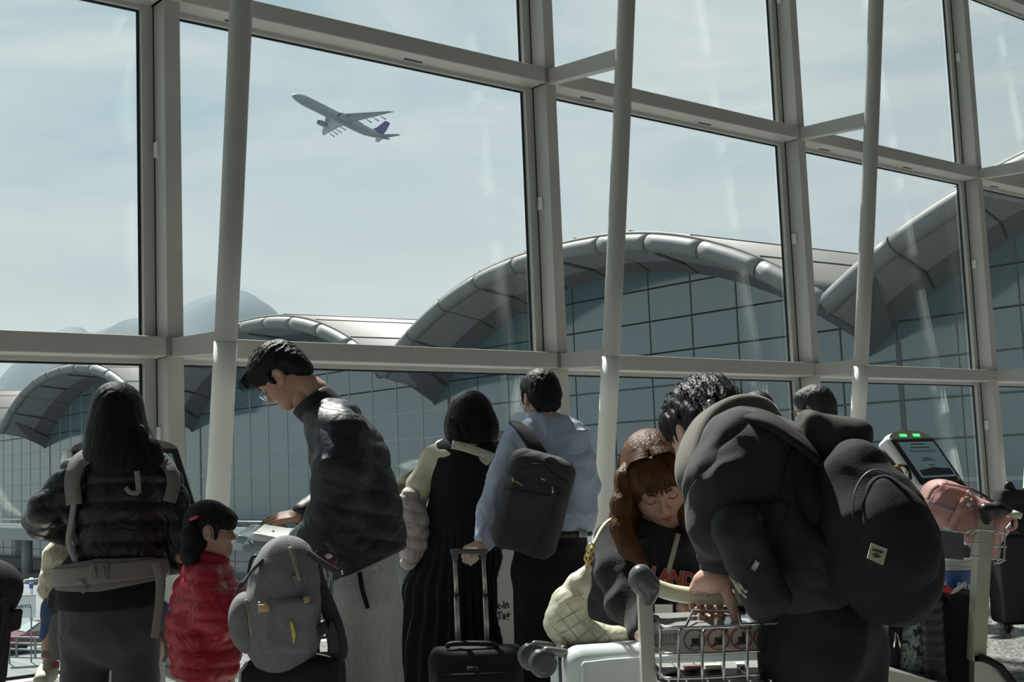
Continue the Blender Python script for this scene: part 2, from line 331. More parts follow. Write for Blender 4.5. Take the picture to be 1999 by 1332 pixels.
for b in range(len(VAL)-1):
    n0, n1 = VAL[b], VAL[b+1]; L_ = n1-n0
    T = np.linspace(0, 1, 33)
    bay = obj('roof_vault', slab_tri(np.array([[S(x, n0+t*L_, zt(t)+.35+(x-XE)*.012) for t in T] for x in (XE, 60, 90, 130)]), ZZ, .25), M_roof, term)
    # roof seams, raised
    for t in (.1, .22, .34, .46, .58, .7, .82, .93):
        obj('roof_seam', tube([S(x, n0+t*L_, zt(t)+.62+(x-XE)*.012) for x in (XE, 60, 90, 130)], .045, 5), M_roof, bay)
    # eave tube in segments
    tb = np.linspace(0, 1, 11)
    for i in range(10):
        tt = np.linspace(tb[i]+.0012, tb[i+1]-.0012, 7)
        obj('eave_segment', tube([S(XE, n0+t*L_, zt(t)) for t in tt], .44, 14), M_tube, bay)
    # soffit panels between eave and facade
    for i in range(10):
        tt = np.linspace(tb[i]+.002, tb[i+1]-.002, 5)
        off = lambda t: n0+t*L_
        P = np.array([[S(XE+.2, off(t), zt(t)-.38) for t in tt], [S(XE+3.1, off(t)+.7, .5*(zt(t)-.35+zi(t))) for t in tt]])
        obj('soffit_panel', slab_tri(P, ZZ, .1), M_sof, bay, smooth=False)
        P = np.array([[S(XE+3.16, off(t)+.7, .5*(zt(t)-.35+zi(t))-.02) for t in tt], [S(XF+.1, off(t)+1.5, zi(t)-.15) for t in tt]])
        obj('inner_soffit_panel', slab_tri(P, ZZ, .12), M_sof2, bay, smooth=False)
        if i % 2: 
            t = tb[i]; obj('soffit_rib', tube([S(XE+.3, off(t), zt(t)-.46), S(XE+3.1, off(t)+.7, .5*(zt(t)-.35+zi(t))-.06)], .07, 6), M_sof2, bay)
    # facade panes: each its own piece
    nc = int(round(L_/2.86)); pw = L_/nc; ph = 1.72
    if pane_me is None:
        o = obj('pane', box((0, 0, 0), (.04, 2.95/2-.05, ph/2-.045), RW), M_fac, bay, smooth=False); pane_me = o.data
        v = pane_me.vertices; bs = BASE[bay.name]
        for q in v: q.co = Vector(q.co)+Vector(bs)
        bpy.data.objects.remove(o)
    fb = root('facade_bay', S(XF, (n0+n1)/2, GZ), None, None); fb.parent = term; fb.location = tuple(A3(*fb.location)-BASE[term.name])
    obj('core', box(S(XF+.35, (n0+n1)/2, (GZ+6.3)/2), (.2, L_/2, (6.3-GZ)/2), RW), M_fgridd, fb, smooth=False)
    core_top = [S(XF+.15, n0+t*L_+1.5, zi(t)+.2) for t in T]+[S(XF+.15, n1+1.5, 6.1), S(XF+.15, n0+1.5, 6.1)]
    obj('gable_core', prism(core_top, WD*.4), M_fgridd, fb, smooth=False)
    for i in range(nc):
        nn = n0+(i+.5)*pw
        if nn < WC+2: continue
        for j in range(11):
            z = GZ+.3+(j+.5)*ph; t = (nn-1.5-n0)/L_
            if z-ph*.45 > zi(min(max(t, 0.02), .98)): continue
            p = inst('pane', pane_me, S(XF, nn, z), fb); p.scale = (1, 1, 1)
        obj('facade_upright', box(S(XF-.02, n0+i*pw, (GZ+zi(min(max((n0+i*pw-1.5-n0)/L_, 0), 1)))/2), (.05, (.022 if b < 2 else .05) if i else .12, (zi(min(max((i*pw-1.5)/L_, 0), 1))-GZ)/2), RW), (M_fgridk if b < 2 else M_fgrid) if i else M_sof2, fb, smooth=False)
    for j in range(8):
        z = GZ+.3+j*ph
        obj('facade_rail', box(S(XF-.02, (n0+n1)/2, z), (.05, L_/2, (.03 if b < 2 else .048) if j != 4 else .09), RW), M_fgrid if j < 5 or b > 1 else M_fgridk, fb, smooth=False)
    # valley drain and dark corner
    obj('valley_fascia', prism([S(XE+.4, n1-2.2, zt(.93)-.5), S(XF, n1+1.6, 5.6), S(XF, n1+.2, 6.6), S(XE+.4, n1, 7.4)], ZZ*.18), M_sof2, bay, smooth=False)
obj('plinth_band', box(S(XF-.3, 85, GZ+.5), (.3, 85, .5), RW), M_tube, term, smooth=False)
for nn in (18, 46, 47.2, 70, 86, 112): obj('antenna', tube([S(75, nn, 11.5), S(75, nn, 15.2)], .05, 5), M_sof2, term)
obj('roof_walkway', box(S(62, 67.5, 11.0), (9, .5, .25), RW), M_sof, term)
# hills
M_hill = mat('hill', (.105, .145, .168), .95, var=.12, vscale=.002)  # blue-grey of the distant air put into the hill colour
def hill(name, pts, d, label, dep=900):
    P = spline([W(x, y, d) for x, y in pts], 80)
    rows = []
    for q in np.linspace(0, 1, 12):
        r_ = []
        for p in P:
            g = A3(p[0]*(1+ (q-.5)*2*dep/d), p[1]+(q-.5)*2*dep, 0); hgt = max(p[2]-GZ, 3)*max(math.sin(math.pi*(.06+.88*q)), .05)*(1+.05*math.sin(p[0]*.013+q*9)*(abs(q-.5) > .06))
            r_.append(A3(g[0], g[1], GZ-3+hgt))
        rows.append(r_)
    V, F = slab_tri(np.array(rows), -ZZ, 60); return tag(obj(name, (V, F), M_hill), label, 'hill')
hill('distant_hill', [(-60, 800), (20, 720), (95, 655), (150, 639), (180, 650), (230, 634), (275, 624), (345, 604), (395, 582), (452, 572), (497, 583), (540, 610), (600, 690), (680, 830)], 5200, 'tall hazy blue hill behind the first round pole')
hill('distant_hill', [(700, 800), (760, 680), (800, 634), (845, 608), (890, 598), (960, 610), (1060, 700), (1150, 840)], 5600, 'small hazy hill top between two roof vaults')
# aircraft
M_pl = mat('aircraft white', (.26, .295, .33), .4); M_plp = mat('aircraft purple', (.13, .10, .24), .4); M_pd = mat('engine dark', (.05, .05, .06), .6)
pc = W(668, 233, 729.); zv = CAMP-pc; zv /= np.linalg.norm(zv); xv = RT-zv*(RT@zv); xv /= np.linalg.norm(xv); yv = np.cross(zv, xv)
def iv(x, y, z): return xv*x+yv*y+zv*z
PA = iv(-.758, .379, .531); PA /= np.linalg.norm(PA); PL = iv(.632, .2137, .745); PL -= PA*(PL@PA); PL /= np.linalg.norm(PL); PU = np.cross(PA, PL)
plane = root('airliner', pc, 'white airliner with purple tail climbing in the hazy sky', 'airplane')
def ap(x, y, z): return pc+PA*(x)+PL*y+PU*z             # x forward (m), centre at fuselage middle
st = [(37, .15, -.6), (36.3, .9, -.5), (35, 1.6, -.35), (33, 2.3, -.15), (30, 2.9, 0), (27, 3.1, 0), (10, 3.1, 0), (-12, 3.1, 0), (-18, 2.95, .15), (-24, 2.35, .7), (-30, 1.5, 1.4), (-35, .7, 1.9), (-37, .25, 2.1)]
V = []; F = []; seg = 24; mi = []
for x, r, z in st:
    for k in range(seg): V.append(ap(x, r*math.cos(2*math.pi*k/seg), z+r*math.sin(2*math.pi*k/seg)))
for i in range(len(st)-1):
    for k in range(seg): F.append((i*seg+k, i*seg+(k+1) % seg, (i+1)*seg+(k+1) % seg, (i+1)*seg+k))
fz = obj('fuselage', (V, F), [M_pl, M_plp], plane)
for p in fz.data.polygons:
    i = p.index//seg; k = p.index % seg; th = 2*math.pi*(k+.5)/seg; x = st[i][0]
    if x < -11 and math.sin(th)*9+(x+23)*-1.0 > 3 and math.sin(th) > -.55: p.material_index = 1
def wing(secs, name, m=M_pl, vert=False):      # secs: (x_le, chord, y, z, thickness)
    V = []; F = []; n = 12
    for xl, c, y, z, t in secs:
        for k in range(n):
            th = 2*math.pi*k/n; cx = .5-.5*math.cos(th); h = (t if th < math.pi else -t*.7)*abs(math.sin(th))**.7*(1-.5*cx)
            V.append(ap(xl-c*cx, y, z+h) if not vert else ap(xl-c*cx, y+h, z))
    for i in range(len(secs)-1):
        for k in range(n): F.append((i*n+k, i*n+(k+1) % n, (i+1)*n+(k+1) % n, (i+1)*n+k))
    F.append(tuple(range(n))); F.append(tuple((len(secs)-1)*n+k for k in range(n)))
    return obj(name, (V, F), m, plane)
for sg in (1, -1):
    wing([(11, 15, sg*1.5, -1.8, .9), (5.5, 10.5, sg*9.5, -1.0, .55), (-4, 5, sg*24, .6, .25), (-9, 2.2, sg*31, 1.6, .12), (-11.5, .5, sg*32.6, 1.9, .05)], 'wing')
    wing([(-27, 6.2, sg*.8, 1.3, .35), (-34.5, 2.2, sg*10.6, 2.3, .1)], 'tailplane')
    en = obj('engine', lathe([(1.45, 0), (1.75, -.5), (1.8, -2.5), (1.5, -5.5), (.8, -6.8), (.2, -8)], ap(9.6, sg*9.7, -3.2), PA, 20), M_pl, plane)
    obj('intake', lathe([(1.4, .02), (1.2, .03)], ap(9.6, sg*9.7, -3.2), PA, 20), M_pd, en)
    for yy in (8, 14, 19, 24): obj('flap_fairing', tube([ap(-1.5-yy*.33, sg*yy, -1.2+yy*.06), ap(-7.6-yy*.24, sg*yy, -1.6+yy*.06)], [.2, .42], 8), M_pl, plane)
wing([(-21.5, 9.5, 0, 2.0, .45), (-26, 7.4, 0, 6, .35), (-31.5, 4.2, 0, 12.4, .2)], 'tail_fin', M_plp, True)
# ------------------------------------------------------------------ sculpting: smooth unions of rounded solids, meshed with surface nets
def cap(p, q, r0, r1=None, k=.02): return ('c', A3(*p), A3(*q), r0, r0 if r1 is None else r1, k)
def ell(c, r, R=None, k=.02): return ('l', A3(*c), A3(*r), np.eye(3) if R is None else np.asarray(R), k)
def rbx(c, h, R=None, rd=.02, k=.02): return ('b', A3(*c), A3(*h), np.eye(3) if R is None else np.asarray(R), rd, k)
def ec(p, q, a0, b0, a1, b1, side, k=.03): return ('e', A3(*p), A3(*q), a0, b0, a1, b1, A3(*side), k)
def chain(pts, side=(1, 0, 0), k=.03): return [ec(pts[i][0], pts[i+1][0], pts[i][1], pts[i][2], pts[i+1][1], pts[i+1][2], side, k) for i in range(len(pts)-1)]
def limb(pts, k=.02): return [cap(pts[i][0], pts[i+1][0], pts[i][1], pts[i+1][1], k) for i in range(len(pts)-1)]
def bounds(p):
    t = p[0]
    if t == 'c': m = max(p[3], p[4]); return np.minimum(p[1], p[2])-m, np.maximum(p[1], p[2])+m, p[5]
    if t == 'e': m = max(p[3:7]); return np.minimum(p[1], p[2])-m, np.maximum(p[1], p[2])+m, p[8]
    if t == 'l': m = np.abs(p[3])@p[2]; return p[1]-m, p[1]+m, p[4]
    if t == 'b': m = np.abs(p[3])@p[2]; return p[1]-m, p[1]+m, p[5]
def dist(p, X, Y, Z):
    t = p[0]
    if t == 'c':
        a = p[1]; ab = p[2]-a; L2 = ab@ab+1e-12
        dx, dy, dz = X-a[0], Y-a[1], Z-a[2]; h = np.clip((dx*ab[0]+dy*ab[1]+dz*ab[2])/L2, 0, 1)
        return np.sqrt((dx-h*ab[0])**2+(dy-h*ab[1])**2+(dz-h*ab[2])**2)-(p[3]+(p[4]-p[3])*h)
    if t == 'e':
        a = p[1]; ab = p[2]-a; L = math.sqrt(ab@ab+1e-12); ax = ab/L
        s = p[7]-ax*(p[7]@ax); s /= np.linalg.norm(s)+1e-12; o = np.cross(ax, s)
        dx, dy, dz = X-a[0], Y-a[1], Z-a[2]; u = dx*ax[0]+dy*ax[1]+dz*ax[2]; h = np.clip(u/L, 0, 1)
        A = p[3]+(p[5]-p[3])*h; B = p[4]+(p[6]-p[4])*h; qs = (dx*s[0]+dy*s[1]+dz*s[2])/A; qo = (dx*o[0]+dy*o[1]+dz*o[2])/B; qa = (u-h*L)/np.minimum(A, B)
        return (np.sqrt(qs*qs+qo*qo+qa*qa)-1)*np.minimum(A, B)
    if t == 'l':
        c, r, R = p[1], p[2], p[3]; dx, dy, dz = X-c[0], Y-c[1], Z-c[2]
        q = [(dx*R[0, i]+dy*R[1, i]+dz*R[2, i])/r[i] for i in range(3)]
        k0 = np.sqrt(q[0]**2+q[1]**2+q[2]**2); k1 = np.sqrt((q[0]/r[0])**2+(q[1]/r[1])**2+(q[2]/r[2])**2)+1e-9
        return k0*(k0-1)/k1
    if t == 'b':
        c, h, R, rd = p[1:5]; dx, dy, dz = X-c[0], Y-c[1], Z-c[2]
        q = [np.abs(dx*R[0, i]+dy*R[1, i]+dz*R[2, i])-h[i]+rd for i in range(3)]
        return np.sqrt(sum(np.maximum(v, 0)**2 for v in q))+np.minimum(np.maximum(np.maximum(q[0], q[1]), q[2]), 0)-rd
def nets(prims, res=.01, subs=(), disp=None, smooth=1, clip=None, amp=.02):
    B = [bounds(p) for p in prims]
    lo = np.min([b[0]-b[2]*.3 for b in B], 0)-amp-2*res; hi = np.max([b[1]+b[2]*.3 for b in B], 0)+amp+2*res
    if clip is not None: lo = np.maximum(lo, clip[0]); hi = np.minimum(hi, clip[1])
    N = np.ceil((hi-lo)/res).astype(int)+1
    F = np.full(N, .3, np.float32); ax = [lo[i]+res*np.arange(N[i]) for i in range(3)]
    def sub(b0, b1):
        i0 = np.clip(np.floor((b0-lo)/res).astype(int), 0, N); i1 = np.clip(np.ceil((b1-lo)/res).astype(int)+1, 0, N); return tuple(slice(i0[i], i1[i]) for i in range(3))
    for p, (b0, b1, k) in zip(prims, B):
        m = k+amp+3*res; sl = sub(b0-m, b1+m); f = F[sl]
        if f.size == 0: continue
        g = np.meshgrid(ax[0][sl[0]], ax[1][sl[1]], ax[2][sl[2]], indexing='ij', sparse=True)
        d = dist(p, *g)
        if k > 0: h = np.maximum(k-np.abs(f-d), 0)/k; F[sl] = np.minimum(f, d)-h*h*k*.25
        else: F[sl] = np.minimum(f, d)
    if disp is not None:
        I = np.nonzero(np.abs(F) < amp+2.5*res); P = np.stack([ax[i][I[i]] for i in range(3)], 1); F[I] -= disp(P)
    for p in subs:
        b0, b1, k = bounds(p); m = k+3*res; sl = sub(b0-m, b1+m); f = F[sl]
        if f.size == 0: continue
        g = np.meshgrid(ax[0][sl[0]], ax[1][sl[1]], ax[2][sl[2]], indexing='ij', sparse=True); d = -dist(p, *g); h = np.maximum(k-np.abs(f-d), 0)/max(k, 1e-6); F[sl] = np.maximum(f, d)+h*h*k*.25
    if clip is not None:                                   # close the cut ends
        F[0] = F[-1] = .05; F[:, 0] = F[:, -1] = .05; F[:, :, 0] = F[:, :, -1] = .05
    ins = F < 0
    c8 = sum(ins[i:N[0]-1+i, j:N[1]-1+j, k:N[2]-1+k].astype(np.int8) for i in (0, 1) for j in (0, 1) for k in (0, 1))
    cell = (c8 > 0) & (c8 < 8); C = np.argwhere(cell); idx = np.full(cell.shape, -1, np.int64); idx[cell] = np.arange(len(C))
    acc = np.zeros((len(C), 3)); cnt = np.zeros(len(C)); ci = C.T
    crn = [(i, j, k) for i in (0, 1) for j in (0, 1) for k in (0, 1)]
    val = {c: F[ci[0]+c[0], ci[1]+c[1], ci[2]+c[2]].astype(float) for c in crn}
    for a in crn:
        for x in range(3):
            if a[x]: continue
            b = tuple(1 if i == x else a[i] for i in range(3)); va, vb = val[a], val[b]; m = (va < 0) != (vb < 0)
            t = np.where(m, va/(va-vb+1e-12), 0); pt = np.tile(np.array(a, float), (len(C), 1)); pt[:, x] += t
            acc += pt*m[:, None]; cnt += m
    V = lo+res*(C+acc/np.maximum(cnt, 1)[:, None])
    Q = []
    for x in range(3):
        y, z = (x+1) % 3, (x+2) % 3
        s0 = [slice(None)]*3; s1 = [slice(None)]*3; s0[x] = slice(0, -1); s1[x] = slice(1, None)
        cr_ = ins[tuple(s0)] != ins[tuple(s1)]; E = np.argwhere(cr_)
        E = E[(E[:, y] > 0) & (E[:, z] > 0) & (E[:, y] < N[y]-1) & (E[:, z] < N[z]-1)]
        if not len(E): continue
        inside = ins[E[:, 0], E[:, 1], E[:, 2]]
        def cid(dy, dz):
            G = E.copy(); G[:, y] += dy; G[:, z] += dz; return idx[G[:, 0], G[:, 1], G[:, 2]]
        q = np.stack([cid(-1, -1), cid(0, -1), cid(0, 0), cid(-1, 0)], 1)
        q[~inside] = q[~inside][:, ::-1]; Q.append(q)
    Q = np.vstack(Q); Q = Q[(Q >= 0).all(1)]
    for _ in range(smooth):
        s = np.zeros_like(V); n = np.zeros(len(V))
        for a in range(4):
            for b in ((a+1) % 4, (a+3) % 4): np.add.at(s, Q[:, a], V[Q[:, b]]); np.add.at(n, Q[:, a], 1)
        V = V*.5+.5*s/np.maximum(n, 1)[:, None]
    return V, Q.tolist()
# displacement fields
def wob(seed, scale, n=5):
    r = np.random.default_rng(seed); K = r.normal(size=(n, 3)); K /= np.linalg.norm(K, axis=1)[:, None]; K *= scale*r.uniform(.7, 1.5, (n, 1)); ph = r.uniform(0, 6.28, n); Q_ = r.normal(size=(n, 3))*scale*.5; p2 = r.uniform(0, 6.28, n)
    def f(P): 
        o = 0
        for i in range(n): o = o+np.sin(P@K[i]+ph[i]+1.4*np.sin(P@Q_[i]+p2[i]))
        return o/n
    return f
def folds(amp=.006, scale=34, seed=1, stretch=(1, 1, 1)):
    a, b = wob(seed, scale), wob(seed+50, scale*.45); st = np.array(stretch, float)
    return lambda P: amp*(1-2.2*np.abs(a(P*st)))*(.6+.8*b(P*st)) - amp*.2
def quilt(amp, sp, axis=(0, 0, 1), off=0, seed=3):
    ax_ = A3(*axis); w = wob(seed, 6); fine = wob(seed+9, 55)
    return lambda P: amp*(np.abs(np.sin(np.pi*(P@ax_+off+.006*w(P))/sp))**.55-.62)+.0016*fine(P)
class Px:                                 # pixel-to-place helper at one distance from the camera
    def __init__(s, d): s.d = d; s.m = d/FPX
    def __call__(s, x, y, dy=0): return W(x, y, s.d+dy)
    def c(s, pts, k=.03, side=(1, 0, 0)): return chain([(s(x, y, dy), a*s.m, b) for x, y, dy, a, b in pts], side, k)
    def l(s, pts, k=.02): return limb([(s(x, y, dy), r*s.m) for x, y, dy, r in pts], k)
def place(vf, o, R, s=1): return np.asarray(vf[0])@np.asarray(R).T*s+A3(*o), vf[1]
def ptube(P, pts, r, **k): return tube(spline([P(*q) for q in pts], k.pop('n', 20)), r, **k)
def strap(pts, wdir, w, t=.003, n=24): return tube(spline(pts, n), 1, 12, flat=(wdir, w, t))
# materials for people
def skinmat(name, c):
    m = mat(name, c, .5, bump=.0006, bscale=220, var=.06, vscale=30, spec=.4)
    b = m.node_tree.nodes['Principled BSDF']; b.inputs['Subsurface Weight'].default_value = .12; b.inputs['Subsurface Radius'].default_value = (.012, .004, .002); b.inputs['Subsurface Scale'].default_value = 1
    return m
def hairmat(name, c, c2=None, rough=.5):
    m = mat(name, c, rough, spec=.25, bump=.004, bscale=1, var=.35, vscale=1.2, stretch=(170, 170, 9))
    return m
# head in its own frame: x right, y forward, z up, metres, adult size
def head_prims(child=False, mouth=0):
    p = [ell((0, -.014, .034), (.076, .097, .088), k=.03), ell((0, .020, -.022), (.064, .069, .088), k=.03), ell((0, .036, -.072), (.047, .049, .040), k=.03),
         cap((-.012, .073, -.098), (.012, .073, -.098), .0175, k=.03), ell((.037, .050, -.034), (.028, .034, .034), k=.02), ell((-.037, .050, -.034), (.028, .034, .034), k=.02),
         cap((-.032, .074, .020), (.032, .074, .020), .0165, k=.02), cap((0, .088, .006), (0, .103, -.029), .0062, .0095, k=.010), ell((0, .103, -.033), (.0115, .010, .009), k=.008),
         ell((.0115, .094, -.036), (.0075, .0085, .007), k=.007), ell((-.0115, .094, -.036), (.0075, .0085, .007), k=.007)]
    up = mouth*.5
    p += [ell((0, .088, -.064), (.020, .0105, .0058), k=.006), ell((0, .0865, -.0745-mouth), (.0175, .010, .0068), k=.006)]
    for s in (1, -1):
        p += [ell((s*.079, -.006, -.008), (.0085, .020, .032), frame((s*.12, 1, .12)), k=.008), ell((s*.074, .004, -.03), (.008, .012, .016), k=.008)]
        p += [ell((s*.031, .073, .001), (.0160, .0140, .0125), k=.006)]
    subs = [ell((s*.031, .099, .003), (.019, .015, .013), k=.016) for s in (1, -1)]+[ell((s*.086, .000, -.004), (.005, .011, .018), k=.005) for s in (1, -1)]
    subs += [cap((-.019, .101+.0, -.0690-up), (.019, .101, -.0690-up), .0052+mouth*.45, k=.003)]
    subs += [ell((s*.006, .1005, -.0425), (.0032, .0045, .003), k=.002) for s in (1, -1)]
    return p, subs
LID = [ell((s*.031, .0745, .001), (.0150, .0150, .0118), k=.003) for s in (1, -1)]
def make_head(o, R, s=1., res=.0035, neck=None, mouth=0, xs=1.0, zs=1.0):
    p, sb = head_prims(mouth=mouth)
    p1, f1 = nets(p+[cap((0, -.028, -.05), (0, -.038, -.15), .050, .052, k=.03)], res, sb, smooth=1)
    p2 = nets(LID, res*.8)
    v, f = join((p1, f1), p2); v = v*np.array([xs, 1, zs]); return place((v, f), o, R, s)
def lips(o, R, s, mouth=0):
    return place(nets([ell((0, .0895, -.0642), (.0195, .0105, .0050), k=.004), ell((0, .088, -.0742-mouth), (.0170, .0100, .0058), k=.004)], .002, [cap((-.02, .103, -.0690-mouth*.5), (.02, .103, -.0690-mouth*.5), .0048+mouth*.45, k=.002)]), o, R, s)
def brows(o, R, s):
    g = []
    for sg in (1, -1): g.append(tube(spline([(sg*.014, .0935, .0195), (sg*.03, .0925, .0245), (sg*.05, .0755, .0195)], 10), [.0012, .0022, .0028, .0028, .0026, .0022, .0018, .0015, .0012, .001, .0008][:len(spline([(0, 0, 0)]*3, 10))], 6, flat=None))
    return place(join(*g), o, R, s)
def lashes(o, R, s, open_=0):
    g = []
    for sg in (1, -1): g.append(tube(spline([(sg*.0165, .0875, -.0035), (sg*.025, .0895, -.0078), (sg*.036, .0885, -.0080), (sg*.0465, .0790, -.0035)], 12), .0011, 5))
    return place(join(*g), o, R, s)
# a hand: palm along +y from the wrist, back of hand +z, thumb towards -x*sd
def make_hand(o, R, s=1., curl=(.5, .6, .6, .7), curl2=None, sd=1, thumb=(.5, .5), res=.0032, spread=.05, tcurl=.4, wl=.05):
    p = [rbx((0, .048, 0), (.040, .048, .0145), rd=.013, k=.012), ell((0, .005, 0), (.028, .030, .020), k=.015), cap((0, -wl, 0), (0, .01, 0), .027, .026, k=.02)]
    xs = [-.030, -.010, .010, .029]; ln = [(.042, .026, .021), (.047, .030, .022), (.044, .028, .022), (.034, .021, .019)]; y0 = [.088, .094, .090, .082]; rd = [.0092, .0095, .0090, .0080]
    for i in range(4):
        a = 0; q = A3(xs[i]*sd, y0[i], 0); c2 = curl2[i] if curl2 else curl[i]*1.25
        cs = (curl[i], c2, c2*.75)
        for j in range(3):
            a += cs[j]; d = A3(sd*spread*(i-1.5)*math.cos(a), math.cos(a), -math.sin(a)); n = q+d*ln[i][j]
            p.append(cap(q, n, rd[i]*(1-.07*j), rd[i]*(1-.07*(j+1)), k=.0045)); q = n
    q = A3(-.028*sd, .022, -.004); a = thumb[0]; b = thumb[1]
    for j, l in enumerate((.040, .031, .022)):
        d = A3(-sd*math.sin(a), math.cos(a)*math.cos(b), -math.sin(b)*math.cos(a)*.9-.05); d /= np.linalg.norm(d); n = q+d*l; p.append(cap(q, n, .0135-.0018*j, .012-.0018*j, k=.009)); q = n; a -= tcurl*.6; b += tcurl
    return place(nets(p, res), o, R, s)
def strands(paths, r=.0011, seg=4): return join(*[tube(spline(p, 10), np.linspace(r, r*.25, len(spline(p, 10))), seg) for p in paths])
def text_on(name, s, size, o, right, up, m, parent, **k): return obj(name, textmesh(s, size, o, right, up, **k), m, parent, smooth=False)
# ------------------------------------------------------------------ people
M_skin = skinmat('skin warm', (.50, .30, .21)); M_skin2 = skinmat('skin light', (.60, .38, .29)); M_skin3 = skinmat('skin pink', (.58, .36, .29))
M_lip = mat('lips', (.40, .13, .12), .4); M_black = mat('black knit', (.007, .008, .009), .9, bump=.002, bscale=160, var=.1)
M_blk_hair = hairmat('black hair', (.006, .006, .007)); M_dk_hair = hairmat('dark hair', (.009, .0075, .007)); M_br_hair = hairmat('brown hair', (.085, .036, .013)); M_gy_hair = hairmat('greying hair', (.035, .035, .037))
M_brow = mat('brow', (.02, .016, .014), .8); M_shoe = mat('dark shoe', (.02, .02, .022), .5); M_wire = mat('thin metal', (.55, .55, .55), .3, 1.0)
def hdisp(amp=.004, seed=5, st=(1, 1, .07), sc=150):
    w = wob(seed, sc); s_ = np.array(st); w2 = wob(seed+3, 30); return lambda P: amp*(1-1.8*np.abs(w(P*s_)))*.6+amp*.5*w2(P*s_)
def proj(v):
    d = np.asarray(v, float)-CAMP; z = d@FW; return 999.5+FPX*(d@RT)/z, 666-FPX*(d@UP)/z
def surf(vf, px, py, rad=7):                  # the point of a built shape that faces the camera at a pixel
    v = np.asarray(vf[0]); x, y = proj(v); m = (x-px)**2+(y-py)**2 < rad*rad
    while not m.any() and rad < 80: rad *= 1.6; m = (x-px)**2+(y-py)**2 < rad*rad
    return float(v[m][:, 1].min()) if m.any() else float(v[:, 1].min())
def on(vf, px, py, lift=.002): return W(px, py, surf(vf, px, py)-lift)
def patch(vf, quad, n=6, th=.003, lift=.002, rad=7):   # cloth patch lying on a shape: quad in pixels TL, TR, BR, BL
    q = np.array(quad, float); G = []
    for i in range(n):
        u = i/(n-1); r_ = []
        for j in range(n):
            t = j/(n-1); p = (q[0]*(1-t)+q[1]*t)*(1-u)+(q[3]*(1-t)+q[2]*t)*u
            r_.append(p)
        G.append(r_)
    G = np.array(G); D = np.array([[surf(vf, *p, rad) for p in r_] for r_ in G])
    for _ in range(2):                         # relax the depths so the patch is smooth
        Dp = np.pad(D, 1, mode='edge'); D = .5*D+.125*(Dp[:-2, 1:-1]+Dp[2:, 1:-1]+Dp[1:-1, :-2]+Dp[1:-1, 2:])
    Pt = np.array([[W(*G[i, j], D[i, j]-lift) for j in range(n)] for i in range(n)]); return slab_tri(Pt, A3(0, -1, 0), th)
def ribbon(vf, pts, wpx, th=.003, lift=.003, n=14, rad=8):    # a strap lying on a shape along pixel points
    c = spline([(x, y, 0) for x, y in pts], n)[:, :2]; t = np.gradient(c, axis=0); t /= np.linalg.norm(t, axis=1)[:, None]+1e-9; nn = np.stack([-t[:, 1], t[:, 0]], 1)
    D = np.array([[surf(vf, *(c[i]+nn[i]*wpx*s_), rad) for s_ in (-.5, 0, .5)] for i in range(len(c))])
    for _ in range(3):
        Dp = np.pad(D, ((1, 1), (0, 0)), mode='edge'); D = .5*D+.25*(Dp[:-2]+Dp[2:])
    Pt = np.array([[W(*(c[i]+nn[i]*wpx*s_), D[i, j]-lift) for j, s_ in enumerate((-.5, 0, .5))] for i in range(len(c))]); return slab_tri(Pt, A3(0, -1, 0), th)
def hair_cap(o, R, s, prims, subs=(), res=.004, amp=.004, seed=5, st=(1, 1, .07)): return place(nets(prims, res, subs, hdisp(amp, seed, st), amp=.012), o, R, s)
def legs(P, hips, l1, l2, k=.05): return P.c(hips, .05)+P.l(l1, k)+P.l(l2, k)
def shoe(p, fwd, m, par, s=1): 
    R = frame(fwd); v = nets([ell((0, .07, .035), (.045, .125, .035), k=.03), ell((0, -.01, .05), (.04, .055, .05), k=.03)], .008, [rbx((0, 0, -.05), (.2, .3, .05), rd=.001, k=.004)])
    return obj('shoe', place(v, A3(p[0], p[1], 0), R, s), m, par)

# --- long-haired woman with the baby carrier
P = Px(5.0); R1 = frame((.05, 1, -.08)); o1 = P(229, 813, .015)
hd = make_head(o1, R1, .94, .006)
bd = nets(P.c([(232, 915, 0, 60, .08), (230, 1010, 0, 70, .10), (220, 1150, 0, 78, .11)], .05)+P.l([(150, 930, 0, 22), (95, 1005, 0, 20), (150, 1040, .25, 15)])+P.l([(320, 945, 0, 22), (360, 1080, 0, 20), (330, 1090, .25, 15)])+P.l([(172, 1200, 0, 40), (170, 1400, 0, 32), (168, 1525, .02, 22)])+P.l([(262, 1200, 0, 40), (262, 1400, 0, 32), (262, 1525, .02, 22)])+[cap(P(230, 860), P(231, 920), .05)], .018)
w1 = tag(obj('person', join(hd, bd), M_skin), 'woman with long black hair in black puffer jacket wearing a grey baby carrier', 'person')
M_puf = mat('black puffer nylon', (.007, .008, .010), .42, bump=.003, bscale=45, var=.1, wr=0.03, wrs=14)
jk = nets(P.c([(232, 900, 0, 48, .07), (232, 930, 0, 88, .115), (231, 1000, 0, 90, .135), (233, 1060, 0, 86, .135), (236, 1100, 0, 82, .13)], .04)+P.l([(150, 930, -.01, 36), (95, 995, -.02, 37), (84, 1015, .04, 35), (160, 1048, .26, 28)], .03)+P.l([(322, 945, -.01, 35), (355, 1040, -.01, 33), (366, 1085, .05, 31), (330, 1095, .26, 27)], .03), .008, disp=lambda P_: quilt(.011, .075, (0, .15, 1), seed=4)(P_)+.004*wob(8, 22)(P_))
obj('puffer_jacket', jk, M_puf, w1)
sh = nets(P.c([(232, 1085, 0, 84, .128), (216, 1140, 0, 98, .15), (214, 1172, 0, 99, .155)], .03)+P.l([(150, 1150, -.02, 25), (112, 1168, 0, 14), (104, 1185, 0, 8)], .04), .009, disp=folds(.005, 40, 12), subs=[rbx(P(214, 1240), (.5, .5, .1), rd=.002)])
